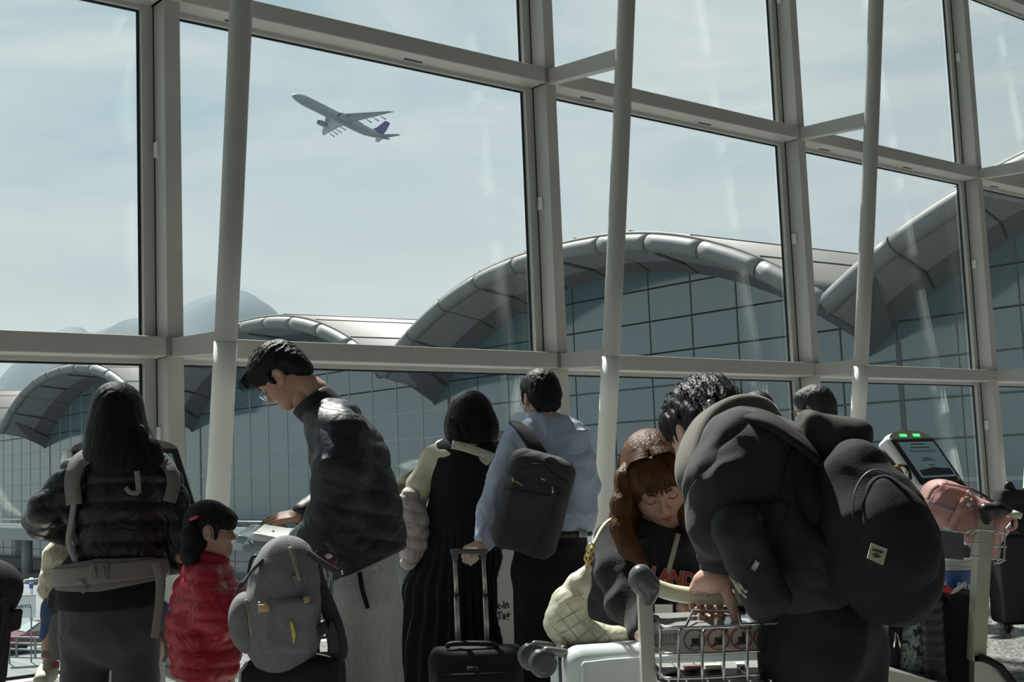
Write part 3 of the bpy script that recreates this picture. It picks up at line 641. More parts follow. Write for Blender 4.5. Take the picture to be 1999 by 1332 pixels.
obj('shirt_hem', sh, M_black, w1)
M_gtr = mat('charcoal wool trousers', (.075, .078, .083), .95, bump=.003, bscale=190, var=.12, vscale=60, sheen=.2, wr=0.05, wrs=7)
tr = nets(P.c([(214, 1168, 0, 95, .14), (214, 1225, 0, 96, .15)], .04)+P.l([(167, 1235, 0, 47), (165, 1330, 0, 42), (166, 1525, .02, 34)], .02)+P.l([(263, 1235, 0, 47), (266, 1330, 0, 42), (264, 1525, .02, 34)], .02), .009, disp=folds(.005, 30, 15, (1, 1, .6)))
obj('trousers', tr, M_gtr, w1)
for x in (168, 262): shoe(P(x, 1535, -.02), (.05, 1, 0), M_shoe, w1)
hr = nets(P.c([(229, 795, .01, 46, .098), (227, 845, .0, 54, .108), (232, 885, -.03, 61, .10), (247, 915, -.06, 64, .075)], .05)+[ell(o1+A3(0, -.005, .03), (.092, .106, .098), k=.03)]+P.l([(290, 880, -.05, 20), (303, 918, -.06, 13)], .04)+P.l([(195, 880, -.05, 18), (190, 912, -.07, 10)], .04), .006, disp=hdisp(.006, 2, (1, 1, .05), 120), subs=[rbx(P(240, 958), (.3, .3, .055), rd=.01, k=.02)])
obj('hair', hr, M_blk_hair, w1)
rs = np.random.default_rng(3); ss = []
for i in range(70):
    x0 = rs.uniform(176, 312); ss.append([P(x0*.6+92, 830, -.10), P(x0*.9+22, 880, -.125), P(x0, 905, -.115), P(x0+rs.uniform(-5, 5), rs.uniform(916, 936), -.112)])
obj('hair_strands', strands(ss, .0018), M_blk_hair, w1)
# carrier worn by her
M_car = mat('grey carrier canvas', (.21, .20, .195), .9, bump=.002, bscale=150, var=.06); M_car2 = mat('grey webbing', (.27, .26, .25), .85, bump=.001, bscale=250)
carr = root('baby_carrier', P(217, 1117, -.17), 'grey buckled baby carrier with padded waist belt on the long-haired woman', 'carrier')
both = join(jk, sh)
bp = [P(217, 1117)+A3(.205*math.sin(t), -.165*math.cos(t), .012*math.sin(t)) for t in np.linspace(0, 2*math.pi, 40, endpoint=False)]
bw = [1.0-.28*abs(math.sin(t)) for t in np.linspace(0, 2*math.pi, 40, endpoint=False)]
obj('waist_belt', tube(bp, bw, 12, closed=True, flat=(ZZ, .062, .013)), M_car, carr)
obj('webbing', tube([p+A3(0, 0, .004)+.017*(p-P(217, 1117))/np.linalg.norm(p-P(217, 1117)) for p in bp], 1, 10, closed=True, flat=(ZZ, .034, .004)), M_car2, carr)
bk = obj('buckle', nets([rbx(P(194, 1117, -.19), (.036, .010, .034), rd=.008)], .004), mat('grey plastic', (.22, .215, .20), .5), carr)
obj('buckle_slot', join(box(P(186, 1117, -.201), (.006, .002, .022)), box(P(203, 1117, -.201), (.006, .002, .022))), M_car, bk)
sl = nets(P.l([(166, 885, -.11, 17), (146, 925, -.135, 20), (142, 975, -.12, 17)], .02), .006)
obj('shoulder_strap', ribbon(jk, [(176, 888), (153, 905), (143, 940), (147, 985)], 30, .016, .008), M_car, carr)
obj('shoulder_strap', ribbon(jk, [(313, 893), (333, 915), (340, 945), (332, 980)], 24, .016, .008), M_car, carr)
obj('strap_webbing', ribbon(both, [(146, 975), (139, 1020), (134, 1060), (150, 1100)], 11, .004, .016), M_car2, carr)
obj('adjuster_loop', join(strap([P(267, 920, -.16), P(270, 945, -.165), P(271, 964, -.165)], (1, 0, 0), .011), strap([P(271, 963, -.168), P(255, 962, -.172), P(245, 952, -.172)], (0, 0, 1), .009)), M_car2, carr)
obj('hanging_strap', strap([P(303, 1098, -.15), P(312, 1130, -.165), P(311, 1180, -.17), P(303, 1246, -.165)], (1, 0, 0), .017), M_car2, carr)
obj('loose_strap', strap([P(312, 1235, -.14), P(322, 1255, -.15), P(324, 1280, -.15), P(318, 1292, -.15)], (1, .2, 0), .008), M_car2, carr)
obj('strap_tail', join(strap([P(147, 1140, -.165), P(158, 1138, -.185), P(166, 1146, -.185), P(160, 1158, -.185)], (0, 0, 1), .009), ), M_car2, carr)
# toddler in the carrier
PT = Px(5.22)
to = PT(200, 985, .10)
tb_ = nets([cap(PT(205, 1020, .1), PT(195, 1130, .08), .085, .10)]+PT.l([(150, 1040, .05, 16), (112, 1090, 0, 14), (88, 1160, 0, 11)])+PT.l([(160, 1150, .05, 28), (105, 1195, 0, 22), (98, 1280, 0, 17)])+PT.l([(260, 1150, .05, 28), (300, 1195, .05, 22), (300, 1280, .05, 17)])+[cap(to, PT(202, 1030, .1), .045)], .012)
thd = make_head(to+A3(0, 0, .03), frame((0.1, -1, 0)), .74, .006); thn = make_hand(PT(88, 1162, 0), frame((.02, .1, -1), (-1, -.3, 0)), .50, (.5, .6, .6, .6), sd=1, res=.0025)
tod = tag(obj('person', join(tb_, thd, thn), M_skin3), 'toddler in cream fleece carried on the long-haired woman\'s front', 'person')
M_flc = mat('cream fleece', (.78, .71, .54), .95, bump=.008, bscale=85, var=.10, vscale=50, sheen=.5)
obj('fleece_jacket', nets([cap(PT(205, 1020, .1), PT(195, 1120, .08), .10, .115)]+PT.l([(160, 1030, .05, 24), (112, 1085, 0, 24), (94, 1150, -.01, 20)], .03)+PT.l([(255, 1030, .1, 24), (285, 1100, .15, 22)], .03), .007, disp=lambda P_: .006*wob(31, 90)(P_)+folds(.005, 30, 33)(P_)), M_flc, tod)
obj('jeans', nets(PT.l([(160, 1150, .05, 32), (110, 1190, 0, 26), (96, 1240, 0, 19)], .03)+PT.l([(260, 1150, .05, 32), (300, 1190, .05, 26), (302, 1240, .05, 20)], .03), .008, disp=folds(.003, 50, 3)), mat('blue denim', (.06, .10, .20), .9, bump=.001, bscale=300), tod)
obj('sock', nets(PT.l([(97, 1236, 0, 14), (97, 1290, 0, 12)], .01), .005), mat('patterned sock', (.55, .50, .47), .9, var=.3, vscale=40), tod)
obj('knit_hat', nets([ell(to+A3(0, 0, .06), (.085, .09, .085))], .008), M_flc, tod)
sv = nets(PT.l([(98, 1302, 0, 16), (92, 1315, -.03, 17), (80, 1328, -.12, 14)], .03), .006)
obj('sneaker', sv, mat('pale sneaker', (.62, .58, .47), .7, var=.15, vscale=30), tod)
obj('sneaker_patch', patch(sv, [(104, 1294), (116, 1290), (116, 1304), (104, 1306)], 4, .002), mat('pink patch', (.6, .10, .22), .7), tod)
obj('ankle_strap', strap([PT(114, 1190, -.05), PT(105, 1235, -.06), PT(108, 1290, -.06)], (1, 0, 0), .022, .006), M_car, carr)
obj('strap_clip', box(PT(90, 1279, -.06), (.018, .006, .012), frame((0, 1, 0), (.3, 0, 1)), .003), M_car, carr)

# --- girl in the red puffer
P = Px(4.75); Rg = frame((1, .12, -.04)); og = P(411, 1037, 0); gs = .845
hd = make_head(og, Rg, gs, .004, mouth=.006)
gh = make_hand(P(452, 1168, -.13), frame((1, 0, .25), (0, -1, .3)), .62, (.2, .3, .3, .3), sd=-1, res=.003)
bd = nets(P.c([(398, 1125, 0, 40, .07), (395, 1290, 0, 45, .08)], .05, )+P.l([(395, 1125, -.1, 14), (420, 1210, -.16, 12), (452, 1168, -.13, 9)])+P.l([(395, 1125, .1, 14), (420, 1210, .14, 12), (440, 1190, .14, 9)])+P.l([(372, 1300, -.06, 26), (375, 1420, -.06, 20), (375, 1545, -.06, 15)])+P.l([(425, 1300, .06, 26), (425, 1420, .06, 20), (425, 1545, .06, 15)])+[cap(P(404, 1075), P(400, 1130), .036)], .014)
gl = tag(obj('person', join(hd, bd, gh), M_skin3), 'small girl in a red puffer jacket seen in profile', 'person')
obj('lips', lips(og, Rg, gs, .006), M_lip, gl); obj('lashes', lashes(og, Rg, gs), M_brow, gl); obj('eyebrows', brows(og, Rg, gs), M_brow, gl)
M_red = mat('red puffer nylon', (.46, .014, .035), .45, bump=.003, bscale=50, var=.10, wr=0.03, wrs=16)
rj = nets(chain([(P(404, 1112), .10, .075), (P(402, 1150), .145, .105), (P(398, 1220), .155, .125), (P(402, 1285), .155, .125)], (0, 1, 0), .04)+P.l([(398, 1135, -.12, 32), (412, 1195, -.17, 34), (435, 1215, -.17, 30), (455, 1172, -.14, 22)], .03)+P.l([(400, 1135, .12, 32), (415, 1200, .16, 32), (450, 1190, .14, 24)], .03), .007, disp=lambda P_: quilt(.013, .062, (.1, 0, 1), seed=6)(P_)+folds(.004, 45, 4)(P_))
obj('puffer_jacket', rj, M_red, gl)
obj('collar', nets([ec(P(411, 1115), P(424, 1094), .058, .052, .052, .046, (0, 1, 0))], .006, [cap(P(424, 1085), P(418, 1120), .035)], disp=folds(.002, 60, 3)), M_red, gl)
obj('trousers', nets(P.c([(402, 1285, 0, 48, .10), (402, 1310, 0, 48, .11)], .04)+P.l([(380, 1310, -.06, 34), (380, 1420, -.06, 28), (378, 1550, -.06, 24)], .03)+P.l([(425, 1310, .06, 34), (425, 1420, .06, 28), (425, 1550, .06, 24)], .03), .01, disp=folds(.005, 35, 9)), mat('pale pink trousers', (.52, .42, .38), .9, bump=.001, bscale=200), gl)
for x, dy in ((380, -.06), (425, .06)): shoe(P(x, 1560, dy), (1, 0, 0), M_shoe, gl, .7)
hp = [ell((0, -.014, .040), (.084, .106, .096), k=.02), ell((0, .045, .052), (.070, .062, .050), k=.02), ell((0, -.05, -.03), (.080, .070, .07), k=.03), ec((0, -.07, -.06), (0, -.072, -.155), .078, .045, .066, .035, (1, 0, 0), .04),
      cap((.074, .035, .03), (.078, .030, -.03), .016, .007, k=.015), cap((-.074, .035, .03), (-.078, .030, -.03), .016, .007, k=.015), cap((.03, .088, .05), (.045, .085, .012), .02, .008, k=.02), cap((0, .095, .05), (0, .099, .014), .018, .007, k=.02), cap((-.03, .088, .05), (-.045, .085, .012), .02, .008, k=.02)]
obj('hair', hair_cap(og, Rg, gs, hp, [ell((.085, -.002, -.008), (.03, .026, .038), k=.01), ell((-.085, -.002, -.008), (.03, .026, .038), k=.01)], .0038, .004, 8, (1, 1, .12)), M_dk_hair, gl)
pt = P(376, 1020, -.06); obj('ponytail', nets(P.l([(376, 1018, -.06, 9), (370, 1045, -.08, 15), (372, 1085, -.08, 17), (382, 1112, -.08, 9)], .02), .005, disp=hdisp(.004, 4, (1, 1, .06), 150)), M_dk_hair, gl)
obj('hair_tie', tube([P(379, 1012, -.075)+.012*(A3(1, 0, .4)*math.cos(t)+A3(0, 1, 0)*math.sin(t)) for t in np.linspace(0, 6.28, 16, endpoint=False)], .006, 8, closed=True), mat('pink hair tie', (.75, .12, .16), .6), gl)
# --- tall stooping man
P = Px(4.6); th = math.radians(48); fm = A3(-math.cos(th), .10, -math.sin(th)); Rm = frame(fm, (-math.sin(th), 0, math.cos(th))); om = P(549, 733, 0); ms = .93
hd = make_head(om, Rm, ms, .0036)
h1 = make_hand(P(588, 1006, .10), frame((-1, -.1, -.12), (-.1, -.5, 1)), .95, (.25, .3, .35, .4), sd=-1, thumb=(.25, .5), res=.0032)
h2 = make_hand(P(588, 1064, -.07), frame((-1, .1, -.08), (.1, -.8, -.7)), .95, (.5, .6, .6, .6), sd=1, thumb=(.35, -.5), res=.0032, tcurl=.1)
bd = nets(chain([(P(650, 820), .15, .08), (P(690, 950), .16, .10), (P(712, 1110), .15, .10)], (0, 1, 0), .05)+P.l([(665, 835, -.18, 26), (655, 1010, -.2, 22), (590, 1060, -.07, 15)])+P.l([(660, 835, .18, 26), (640, 1000, .2, 20), (590, 1005, .1, 15)])+P.l([(705, 1180, -.09, 42), (706, 1400, -.09, 32), (700, 1565, -.09, 22)])+P.l([(735, 1180, .09, 42), (738, 1400, .09, 32), (740, 1565, .09, 22)])+[cap(P(580, 765), P(630, 815), .046, .050)], .016)
tm = tag(obj('person', join(hd, bd, h1, h2), M_skin), 'tall man in navy puffer jacket and glasses bending over documents', 'person')
obj('lips', lips(om, Rm, ms), M_lip, tm); obj('eyebrows', brows(om, Rm, ms), M_brow, tm); obj('lashes', lashes(om, Rm, ms), M_brow, tm)
hp = [ell((0, -.016, .042), (.084, .105, .094), k=.02), ell((0, .045, .075), (.072, .060, .048), k=.03), ell((0, .078, .082), (.060, .030, .028), k=.02), ell((0, -.070, -.005), (.074, .050, .055), k=.03), ell((0, -.078, -.055), (.058, .030, .035), k=.03), cap((.076, .022, .02), (.077, .024, -.012), .012, .007, k=.01), cap((-.076, .022, .02), (-.077, .024, -.012), .012, .007, k=.01)]
obj('hair', hair_cap(om, Rm, ms, hp, [ell((.090, -.003, -.012), (.03, .026, .036), k=.01), ell((-.090, -.003, -.012), (.03, .026, .036), k=.01)], .004, .007, 21, (1, .5, 1)), M_blk_hair, tm)
ss = []; rs = np.random.default_rng(5)
for i in range(240):
    a = rs.uniform(-1, 1); b = rs.uniform(-.9, 1.0)
    if i < 110: q = A3(a*.055, .070+rs.uniform(-.02, .02), .098); ss.append([q, q+A3(a*.008, .028, .004), q+A3(a*.012, .042, -.014), q+A3(a*.012+rs.uniform(-.006, .006), .046, -.034+rs.uniform(-.012, .01))])
    else:
        ph = rs.uniform(-1.9, .9); q = A3(a*.066, -.016+.100*math.sin(ph)*math.sqrt(1-a*a*.6), .042+.090*math.cos(ph)*math.sqrt(1-a*a*.6)); d = q-A3(0, -.016, .04); d /= np.linalg.norm(d); ss.append([q-d*.004, q+d*.007, q+d*.010+A3(a*.006, .012, rs.uniform(-.004, .004)), q+d*.009+A3(a*.01, .020, rs.uniform(-.006, .003))])
obj('hair_strands', place(strands(ss, .0016), om, Rm, ms), M_blk_hair, tm)
gl_ = lambda pts, r: place(tube(spline(pts, 16), r, 6), om, Rm, ms)
sp = root('eyeglasses', om+Rm@A3(0, .1, 0)*ms, 'thin-rimmed eyeglasses on the tall stooping man\'s nose', 'glasses')
for sg in (1, -1):
    rim = [(sg*(.032+.024*math.cos(t)), .112, -.008+.016*math.sin(t)) for t in np.linspace(0, 6.28, 20, endpoint=False)]
    obj('rim', place(tube(rim, .0011, 6, closed=True), om, Rm, ms), M_wire, sp); obj('temple', gl_([(sg*.057, .111, 0), (sg*.074, .06, .006), (sg*.080, .0, .010), (sg*.080, -.012, -.006)], .0012), M_wire, sp)
    obj('lens', place(prism([A3(sg*(.032+.0232*math.cos(t)), .112, -.008+.0152*math.sin(t)) for t in np.linspace(0, 6.28, 20, endpoint=False)], (0, .001, 0)), om, Rm, ms), MATS['window glass'], sp)
obj('bridge', gl_([(-.009, .113, -.002), (0, .115, .001), (.009, .113, -.002)], .0011), M_wire, sp)
M_nav = mat('navy puffer nylon', (.011, .013, .021), .52, bump=.003, bscale=40, var=.10, wr=0.03, wrs=12)
nj = nets(chain([(P(628, 812), .10, .055), (P(652, 835), .175, .100), (P(684, 900), .19, .130), (P(696, 990), .19, .150), (P(706, 1060), .185, .150), (P(716, 1100), .18, .140)], (0, 1, 0), .05)+P.l([(672, 846, -.16, 44), (664, 920, -.20, 49), (655, 1000, -.19, 47), (632, 1042, -.15, 43), (594, 1060, -.08, 31)], .04)+P.l([(665, 835, .17, 46), (645, 980, .20, 40), (592, 1003, .11, 24)], .03), .008, [rbx(P(700, 1170), (.5, .5, .095), frame((0, 1, 0), (-.40, 0, 1)), rd=.003, k=.01)], lambda P_: quilt(.009, .085, (.28, 0, 1), seed=7)(P_)+folds(.004, 26, 14)(P_))
obj('puffer_jacket', nj, M_nav, tm)
nd = P(583, 762)-P(640, 815); nd /= np.linalg.norm(nd); nq = np.cross(nd, A3(0, 1, 0)); cc_ = P(621, 794)
cl = tube([cc_+A3(0, 1, 0)*.082*math.cos(t)+nq*.072*math.sin(t)+nd*(.012*math.sin(t)) for t in np.linspace(0, 6.283, 40, endpoint=False)], 1, 14, closed=True, flat=(nd, .040, .009))
obj('collar', cl, mat('navy collar nylon', (.010, .011, .016), .6, bump=.002, bscale=60), tm)
M_swt = mat('light grey sweat cotton', (.52, .52, .50), .95, bump=.004, bscale=120, var=.12, vscale=90, wr=0.05, wrs=7)
st_ = nets(chain([(P(716, 1085), .17, .115), (P(714, 1160), .175, .122)], (0, 1, 0), .04)+P.l([(708, 1190, -.085, 56), (714, 1340, -.085, 49), (702, 1570, -.085, 36)], .04)+P.l([(730, 1190, .085, 56), (735, 1340, .085, 49), (740, 1570, .085, 36)], .04), .009, disp=folds(.007, 24, 19, (1, 1, .5)))
obj('sweatpants', st_, M_swt, tm)
obj('drawcord', strap([P(702, 1118, -.19), P(707, 1150, -.215), P(718, 1188, -.215)], (1, 0, 0), .008), M_black, tm)
obj('pocket_label', strap([P(728, 1110, -.195), P(738, 1107, -.19)], (0, 0, 1), .004, .001), mat('white label', (.7, .7, .68), .7), tm)
for x, dy in ((702, -.085), (740, .085)): shoe(P(x, 1585, dy), (-1, 0, 0), M_shoe, tm)
# pouch in his hands
po = root('document_pouch', P(525, 1060, 0), 'clear grey plastic document pouch held by the tall man', 'pouch')
pv = nets([rbx(P(525, 1049, .02), (.098, .10, .016), frame((.1, 1, .18), (.22, 0, 1)), rd=.014, k=.02), rbx(P(512, 1062, -.04), (.062, .06, .017), frame((.1, 1, .2), (-.05, 0, 1)), rd=.015, k=.02)], .005, disp=folds(.004, 55, 41))
obj('sleeve', pv, mat('grey pouch plastic', (.30, .36, .40), .22, spec=.7), po)
obj('paper', nets([rbx(P(540, 1046, -.03), (.070, .07, .015), frame((.1, 1, .2), (.22, 0, 1)), rd=.006)], .005, disp=folds(.003, 60, 44)), mat('white papers', (.80, .82, .82), .35), po)
obj('seam', ptube(P, [(478, 1070, -.08), (490, 1045, -.08), (503, 1026, -.06)], .0025), mat('white seam', (.8, .8, .8), .5), po)

# --- woman in the black pinafore
P = Px(6.0); Rw = frame((.12, 1, -.30)); ow = P(920, 822, .02)
hd = make_head(ow, Rw, .90, .006)
bd = nets(P.c([(910, 890, 0, 42, .07), (905, 1000, 0, 48, .09), (900, 1120, 0, 52, .10)], .05)+P.l([(842, 895, 0, 14), (810, 1000, 0, 12), (850, 1010, .25, 9)])+P.l([(975, 895, 0, 14), (1000, 1000, .1, 12), (960, 1010, .3, 9)])+P.l([(870, 1150, 0, 28), (870, 1400, 0, 16)])+P.l([(930, 1150, 0, 28), (930, 1400, 0, 16)])+[cap(P(919, 850), P(913, 895), .048)], .016)
wp = tag(obj('person', join(hd, bd), M_skin2), 'woman with a black bob in black pinafore dress over cream jumper', 'person')
M_crm = mat('cream jumper', (.80, .78, .60), .9, bump=.002, bscale=140, var=.05, wr=0.04, wrs=9)
sw = nets(P.c([(912, 872, 0, 36, .062), (910, 890, 0, 66, .095), (906, 960, 0, 62, .11)], .04)+P.l([(848, 893, 0, 24), (818, 950, -.01, 23), (806, 998, .02, 21), (850, 1012, .24, 16)], .03)+P.l([(972, 895, 0, 22), (1000, 980, .1, 20), (965, 1010, .28, 15)], .03), .007, disp=folds(.005, 34, 21))
obj('jumper', sw, M_crm, wp)
def pleat(P_):
    c = P(905, 1100); a = np.arctan2(P_[:, 0]-c[0], P_[:, 1]-c[1]); z = np.clip((1.05-P_[:, 2])/.5, 0, 1); return .014*z*np.sin(a*26)+.003*wob(5, 25)(P_)
dr = nets(P.c([(909, 893, 0, 66, .108), (907, 940, 0, 66, .122), (904, 1010, 0, 68, .125), (900, 1080, 0, 74, .135), (877, 1160, 0, 84, .17), (873, 1260, 0, 98, .20), (868, 1380, 0, 108, .22), (866, 1430, 0, 110, .22)], .03)+P.l([(878, 878, 0, 20), (862, 892, 0, 26)], .03)+P.l([(950, 884, 0, 20), (964, 898, 0, 26)], .03), .008, disp=pleat)
obj('pinafore_dress', dr, mat('black pinafore wool', (.007, .008, .010), .9, bump=.0015, bscale=180), wp)
obj('collar', ribbon(dr, [(882, 868), (908, 874), (938, 884), (964, 894)], 17, .008, .008), M_crm, wp)
hp = P.c([(918, 802, .01, 40, .096), (919, 825, .01, 47, .104), (922, 846, .0, 46, .098), (924, 860, 0, 42, .09)], .04)
obj('hair', nets(hp, .006, [rbx(P(924, 889, 0), (.3, .3, .05), frame((0, 1, 0), (-.12, 0, 1)), rd=.005, k=.01)], hdisp(.006, 12, (1, 1, .05), 130)), M_dk_hair, wp)
ss = []
for i in range(60):
    x0 = rs.uniform(878, 964); ss.append([P(x0, 815, -.085), P(x0, 840, -.105), P(x0, rs.uniform(858, 873), -.095)])
obj('hair_strands', strands(ss, .0018), M_dk_hair, wp)
for x in (870, 930): shoe(P(x, 1420, 0), (.1, 1, 0), M_shoe, wp, .9)
# clothes over her arm
pc_ = root('folded_puffer', P(803, 1100, -.05), 'pale lilac puffer jacket hanging over the pinafore woman\'s arm', 'jacket')
obj('cloth', nets(P.c([(800, 975, -.05, 22, .06), (806, 1020, -.06, 28, .07), (808, 1060, -.06, 24, .06), (800, 1095, -.05, 17, .05)], .04), .006, disp=lambda P_: quilt(.010, .06, (.3, 0, 1), seed=15)(P_)+folds(.008, 40, 60)(P_)), mat('lilac grey nylon', (.52, .46, .45), .5, bump=.002, bscale=60, wr=0.05, wrs=14), pc_)
oc = root('olive_coat', P(792, 980, .06), 'olive green coat bundled under the pinafore woman\'s elbow', 'coat')
obj('cloth', nets(P.c([(815, 935, .10, 16, .06), (795, 955, .06, 24, .07), (782, 985, .05, 16, .06)], .04), .006, disp=folds(.010, 40, 61)), mat('olive cotton', (.13, .135, .085), .9, bump=.001, bscale=160), oc)

# --- man in the blue shirt
P = Px(5.8); Rb = frame((-.42, 1, -.18)); ob = P(1055, 776, .03); bs_ = .98
hd = make_head(ob, Rb, bs_, .005)
HN = P(921, 1073, -.14)
h1 = make_hand(P(948, 1062, -.10), frame((-1, -.25, -.42), (-.25, -.62, .72)), 1.02, (1.15, 1.2, 1.2, 1.25), sd=-1, thumb=(.3, .9), res=.0032, tcurl=.5)
bd = nets(P.c([(1068, 850, 0, 50, .08), (1078, 950, 0, 58, .10), (1080, 1060, 0, 56, .10)], .05)+P.l([(1005, 865, 0, 18), (952, 1005, -.05, 16), (940, 1065, -.1, 12)])+P.l([(1140, 880, 0, 18), (1150, 980, .05, 16), (1110, 1010, .25, 12)])+P.l([(1040, 1080, 0, 32), (1040, 1300, 0, 25), (1040, 1415, 0, 18)])+P.l([(1108, 1080, 0, 32), (1108, 1300, 0, 25), (1108, 1415, 0, 18)])+[cap(P(1056, 800), P(1064, 850), .056)], .016)
mb = tag(obj('person', join(hd, bd, h1), M_skin2), 'man in a pale blue shirt holding a suitcase handle, seen from behind', 'person')
M_shirt = mat('pale blue shirt', (.52, .60, .76), .8, bump=.001, bscale=200, var=.03, wr=0.05, wrs=9)
sr = nets(P.c([(1062, 832, 0, 36, .065), (1068, 858, 0, 76, .105), (1080, 930, 0, 80, .135), (1084, 1000, 0, 76, .14), (1082, 1045, 0, 70, .13)], .04)+P.l([(1008, 862, 0, 29), (980, 930, -.03, 27), (957, 1000, -.06, 25), (945, 1055, -.10, 20)], .03)+P.l([(1128, 880, 0, 26), (1146, 950, .05, 24), (1130, 1010, .2, 22)], .03), .0075, [rbx(P(1080, 1075), (.35, .4, .06), rd=.004, k=.01)], lambda P_: folds(.010, 30, 25, (1, 1, .8))(P_)+folds(.004, 70, 26)(P_))
obj('shirt', sr, M_shirt, mb)
obj('shirt_collar', nets([ec(P(1054, 816, .0), P(1060, 836, 0), .066, .064, .078, .075, (1, 0, 0)), ], .006, [cap(P(1056, 800), P(1058, 815), .055, .055, k=.005)]), M_shirt, mb)
obj('cuff', nets([cap(P(955, 1046, -.085), P(939, 1066, -.108), .050, .046)], .006, [cap(P(935, 1070, -.112), P(920, 1085, -.13), .04, .04)]), M_shirt, mb)
M_trb = mat('black trousers', (.007, .008, .009), .85, bump=.001, bscale=150, wr=0.05, wrs=7)
obj('trousers', nets(P.c([(1076, 1045, 0, 69, .128), (1074, 1110, 0, 72, .135)], .04)+P.l([(1040, 1120, 0, 39), (1038, 1300, 0, 33), (1038, 1415, 0, 26)], .04)+P.l([(1110, 1120, 0, 39), (1110, 1300, 0, 33), (1110, 1415, 0, 26)], .04), .009, disp=folds(.005, 28, 29, (1, 1, .5))), M_trb, mb)
obj('belt', tube([P(1082, 1042)+A3(.172*math.sin(t), -.137*math.cos(t), 0) for t in np.linspace(0, 6.283, 36, endpoint=False)], 1, 8, closed=True, flat=(ZZ, .016, .004)), mat('belt leather', (.02, .018, .016), .35), mb)
obj('belt_buckle', box(P(1138, 1042, -.115), (.02, .006, .017), bev=.003), M_wire, mb)
hp = [ell((0, -.014, .040), (.086, .106, .094), k=.02), ell((0, .050, .070), (.068, .055, .040), k=.03), ell((0, -.066, -.005), (.078, .052, .060), k=.03), ell((0, -.072, -.055), (.064, .034, .036), k=.03), cap((.077, .018, .02), (.078, .022, -.02), .012, .007, k=.01), cap((-.077, .018, .02), (-.078, .022, -.02), .012, .007, k=.01)]
obj('hair', hair_cap(ob, Rb, bs_, hp, [ell((s_*.092, -.001, -.012), (.03, .024, .036), k=.01) for s_ in (1, -1)], .0045, .006, 22, (1, 1, .4)), M_blk_hair, mb)
ss = []
for i in range(120):
    a = rs.uniform(-1, 1); ph = rs.uniform(-2.0, .9); q = A3(a*.07, -.014+.103*math.sin(ph)*math.sqrt(1-a*a*.6), .040+.092*math.cos(ph)*math.sqrt(1-a*a*.6)); d = q-A3(0, -.014, .04); d /= np.linalg.norm(d); tn_ = A3(d[0]*.3, -d[2], d[1])
    ss.append([q-d*.002, q+d*.004-tn_*.01, q+d*.003-tn_*.024])
obj('hair_strands', place(strands(ss, .0014), ob, Rb, bs_), M_blk_hair, mb)
sp = root('eyeglasses', ob+Rb@A3(-.05, .1, 0), 'wire eyeglasses on the blue-shirted man', 'glasses')
for sg in (1, -1):
    obj('rim', place(tube([(sg*(.032+.024*math.cos(t)), .112, -.006+.017*math.sin(t)) for t in np.linspace(0, 6.28, 18, endpoint=False)], .0013, 6, closed=True), ob, Rb, bs_), M_wire, sp)
    obj('temple', place(tube(spline([(sg*.056, .111, 0), (sg*.078, .05, .004), (sg*.083, -.01, .004)], 12), .0013, 6), ob, Rb, bs_), M_wire, sp)
for x in (1038, 1110): shoe(P(x, 1430, -.02), (-.2, 1, 0), M_shoe, mb)
# his backpack, slung on one shoulder
M_bp = mat('charcoal backpack canvas', (.050, .050, .056), .85, bump=.0015, bscale=260, var=.08, vscale=40, wr=0.03, wrs=9)
ax_ = W(1060, 900, 5.6)-W(1014, 1075, 5.6); Rk = frame((.12, 1, .05), ax_)
bpk = root('backpack', P(1015, 1090, -.25), 'charcoal backpack slung on the blue-shirted man\'s left shoulder', 'backpack')
bv = nets([rbx(P(1042, 985, -.235), (.145, .075, .215), Rk, rd=.055, k=.03), rbx(P(1036, 1010, -.285), (.128, .04, .16), Rk, rd=.035, k=.02), rbx(P(1052, 915, -.25), (.115, .06, .06), Rk, rd=.05, k=.05)], .006, disp=folds(.005, 30, 70))
obj('body', bv, M_bp, bpk)
obj('shoulder_strap', strap([P(1006, 826, -.08), P(1020, 838, -.155), P(1038, 862, -.20), P(1056, 892, -.235)], (1, 0, -.35), .036, .010), mat('strap black', (.018, .018, .020), .8), bpk)
obj('grab_handle', ptube(P, [(1058, 902, -.29), (1072, 895, -.32), (1088, 905, -.32), (1098, 925, -.29)], .011), M_bp, bpk)
zp = root_zip = obj('zip', ribbon(bv, [(1002, 925), (1050, 905), (1085, 930), (1110, 945)], 3, .002, .002), mat('zip black', (.012, .012, .013), .5), bpk)
for q in ((1056, 934, 1064, 938), (1079, 950, 1079, 963)): obj('zip_pull', tube([on(bv, q[0], q[1], .006), on(bv, q[2], q[3], .006)], .0045, 8), M_wire, bpk)
obj('panel_seam', ribbon(bv, [(985, 953), (1030, 962), (1075, 968)], 2.5, .002, .002), MATS['zip black'], bpk)
obj('panel_seam', ribbon(bv, [(1092, 960), (1075, 1010), (1052, 1060), (1040, 1092)], 2.5, .002, .002), MATS['zip black'], bpk)
obj('logo_mark', patch(bv, [(1000, 933), (1005, 936), (1004, 943), (999, 940)], 3, .001), mat('lime mark', (.35, .5, .15), .6), bpk)
obj('logo_strip', patch(bv, [(1007, 938), (1021, 946), (1020, 950), (1006, 942)], 3, .001), mat('grey print', (.3, .3, .3), .6), bpk)
# boarding paper in his hand
obj_ = obj('luggage_tag', slab_tri(np.array([[P(906, 1092, -.17), P(930, 1086, -.17)], [P(918, 1106, -.175), P(936, 1092, -.175)]]), A3(0, -1, 0), .002), mat('tag paper', (.66, .62, .52), .7), smooth=False); tag(obj_, 'small cream card between the blue-shirted man\'s fingers', 'card')

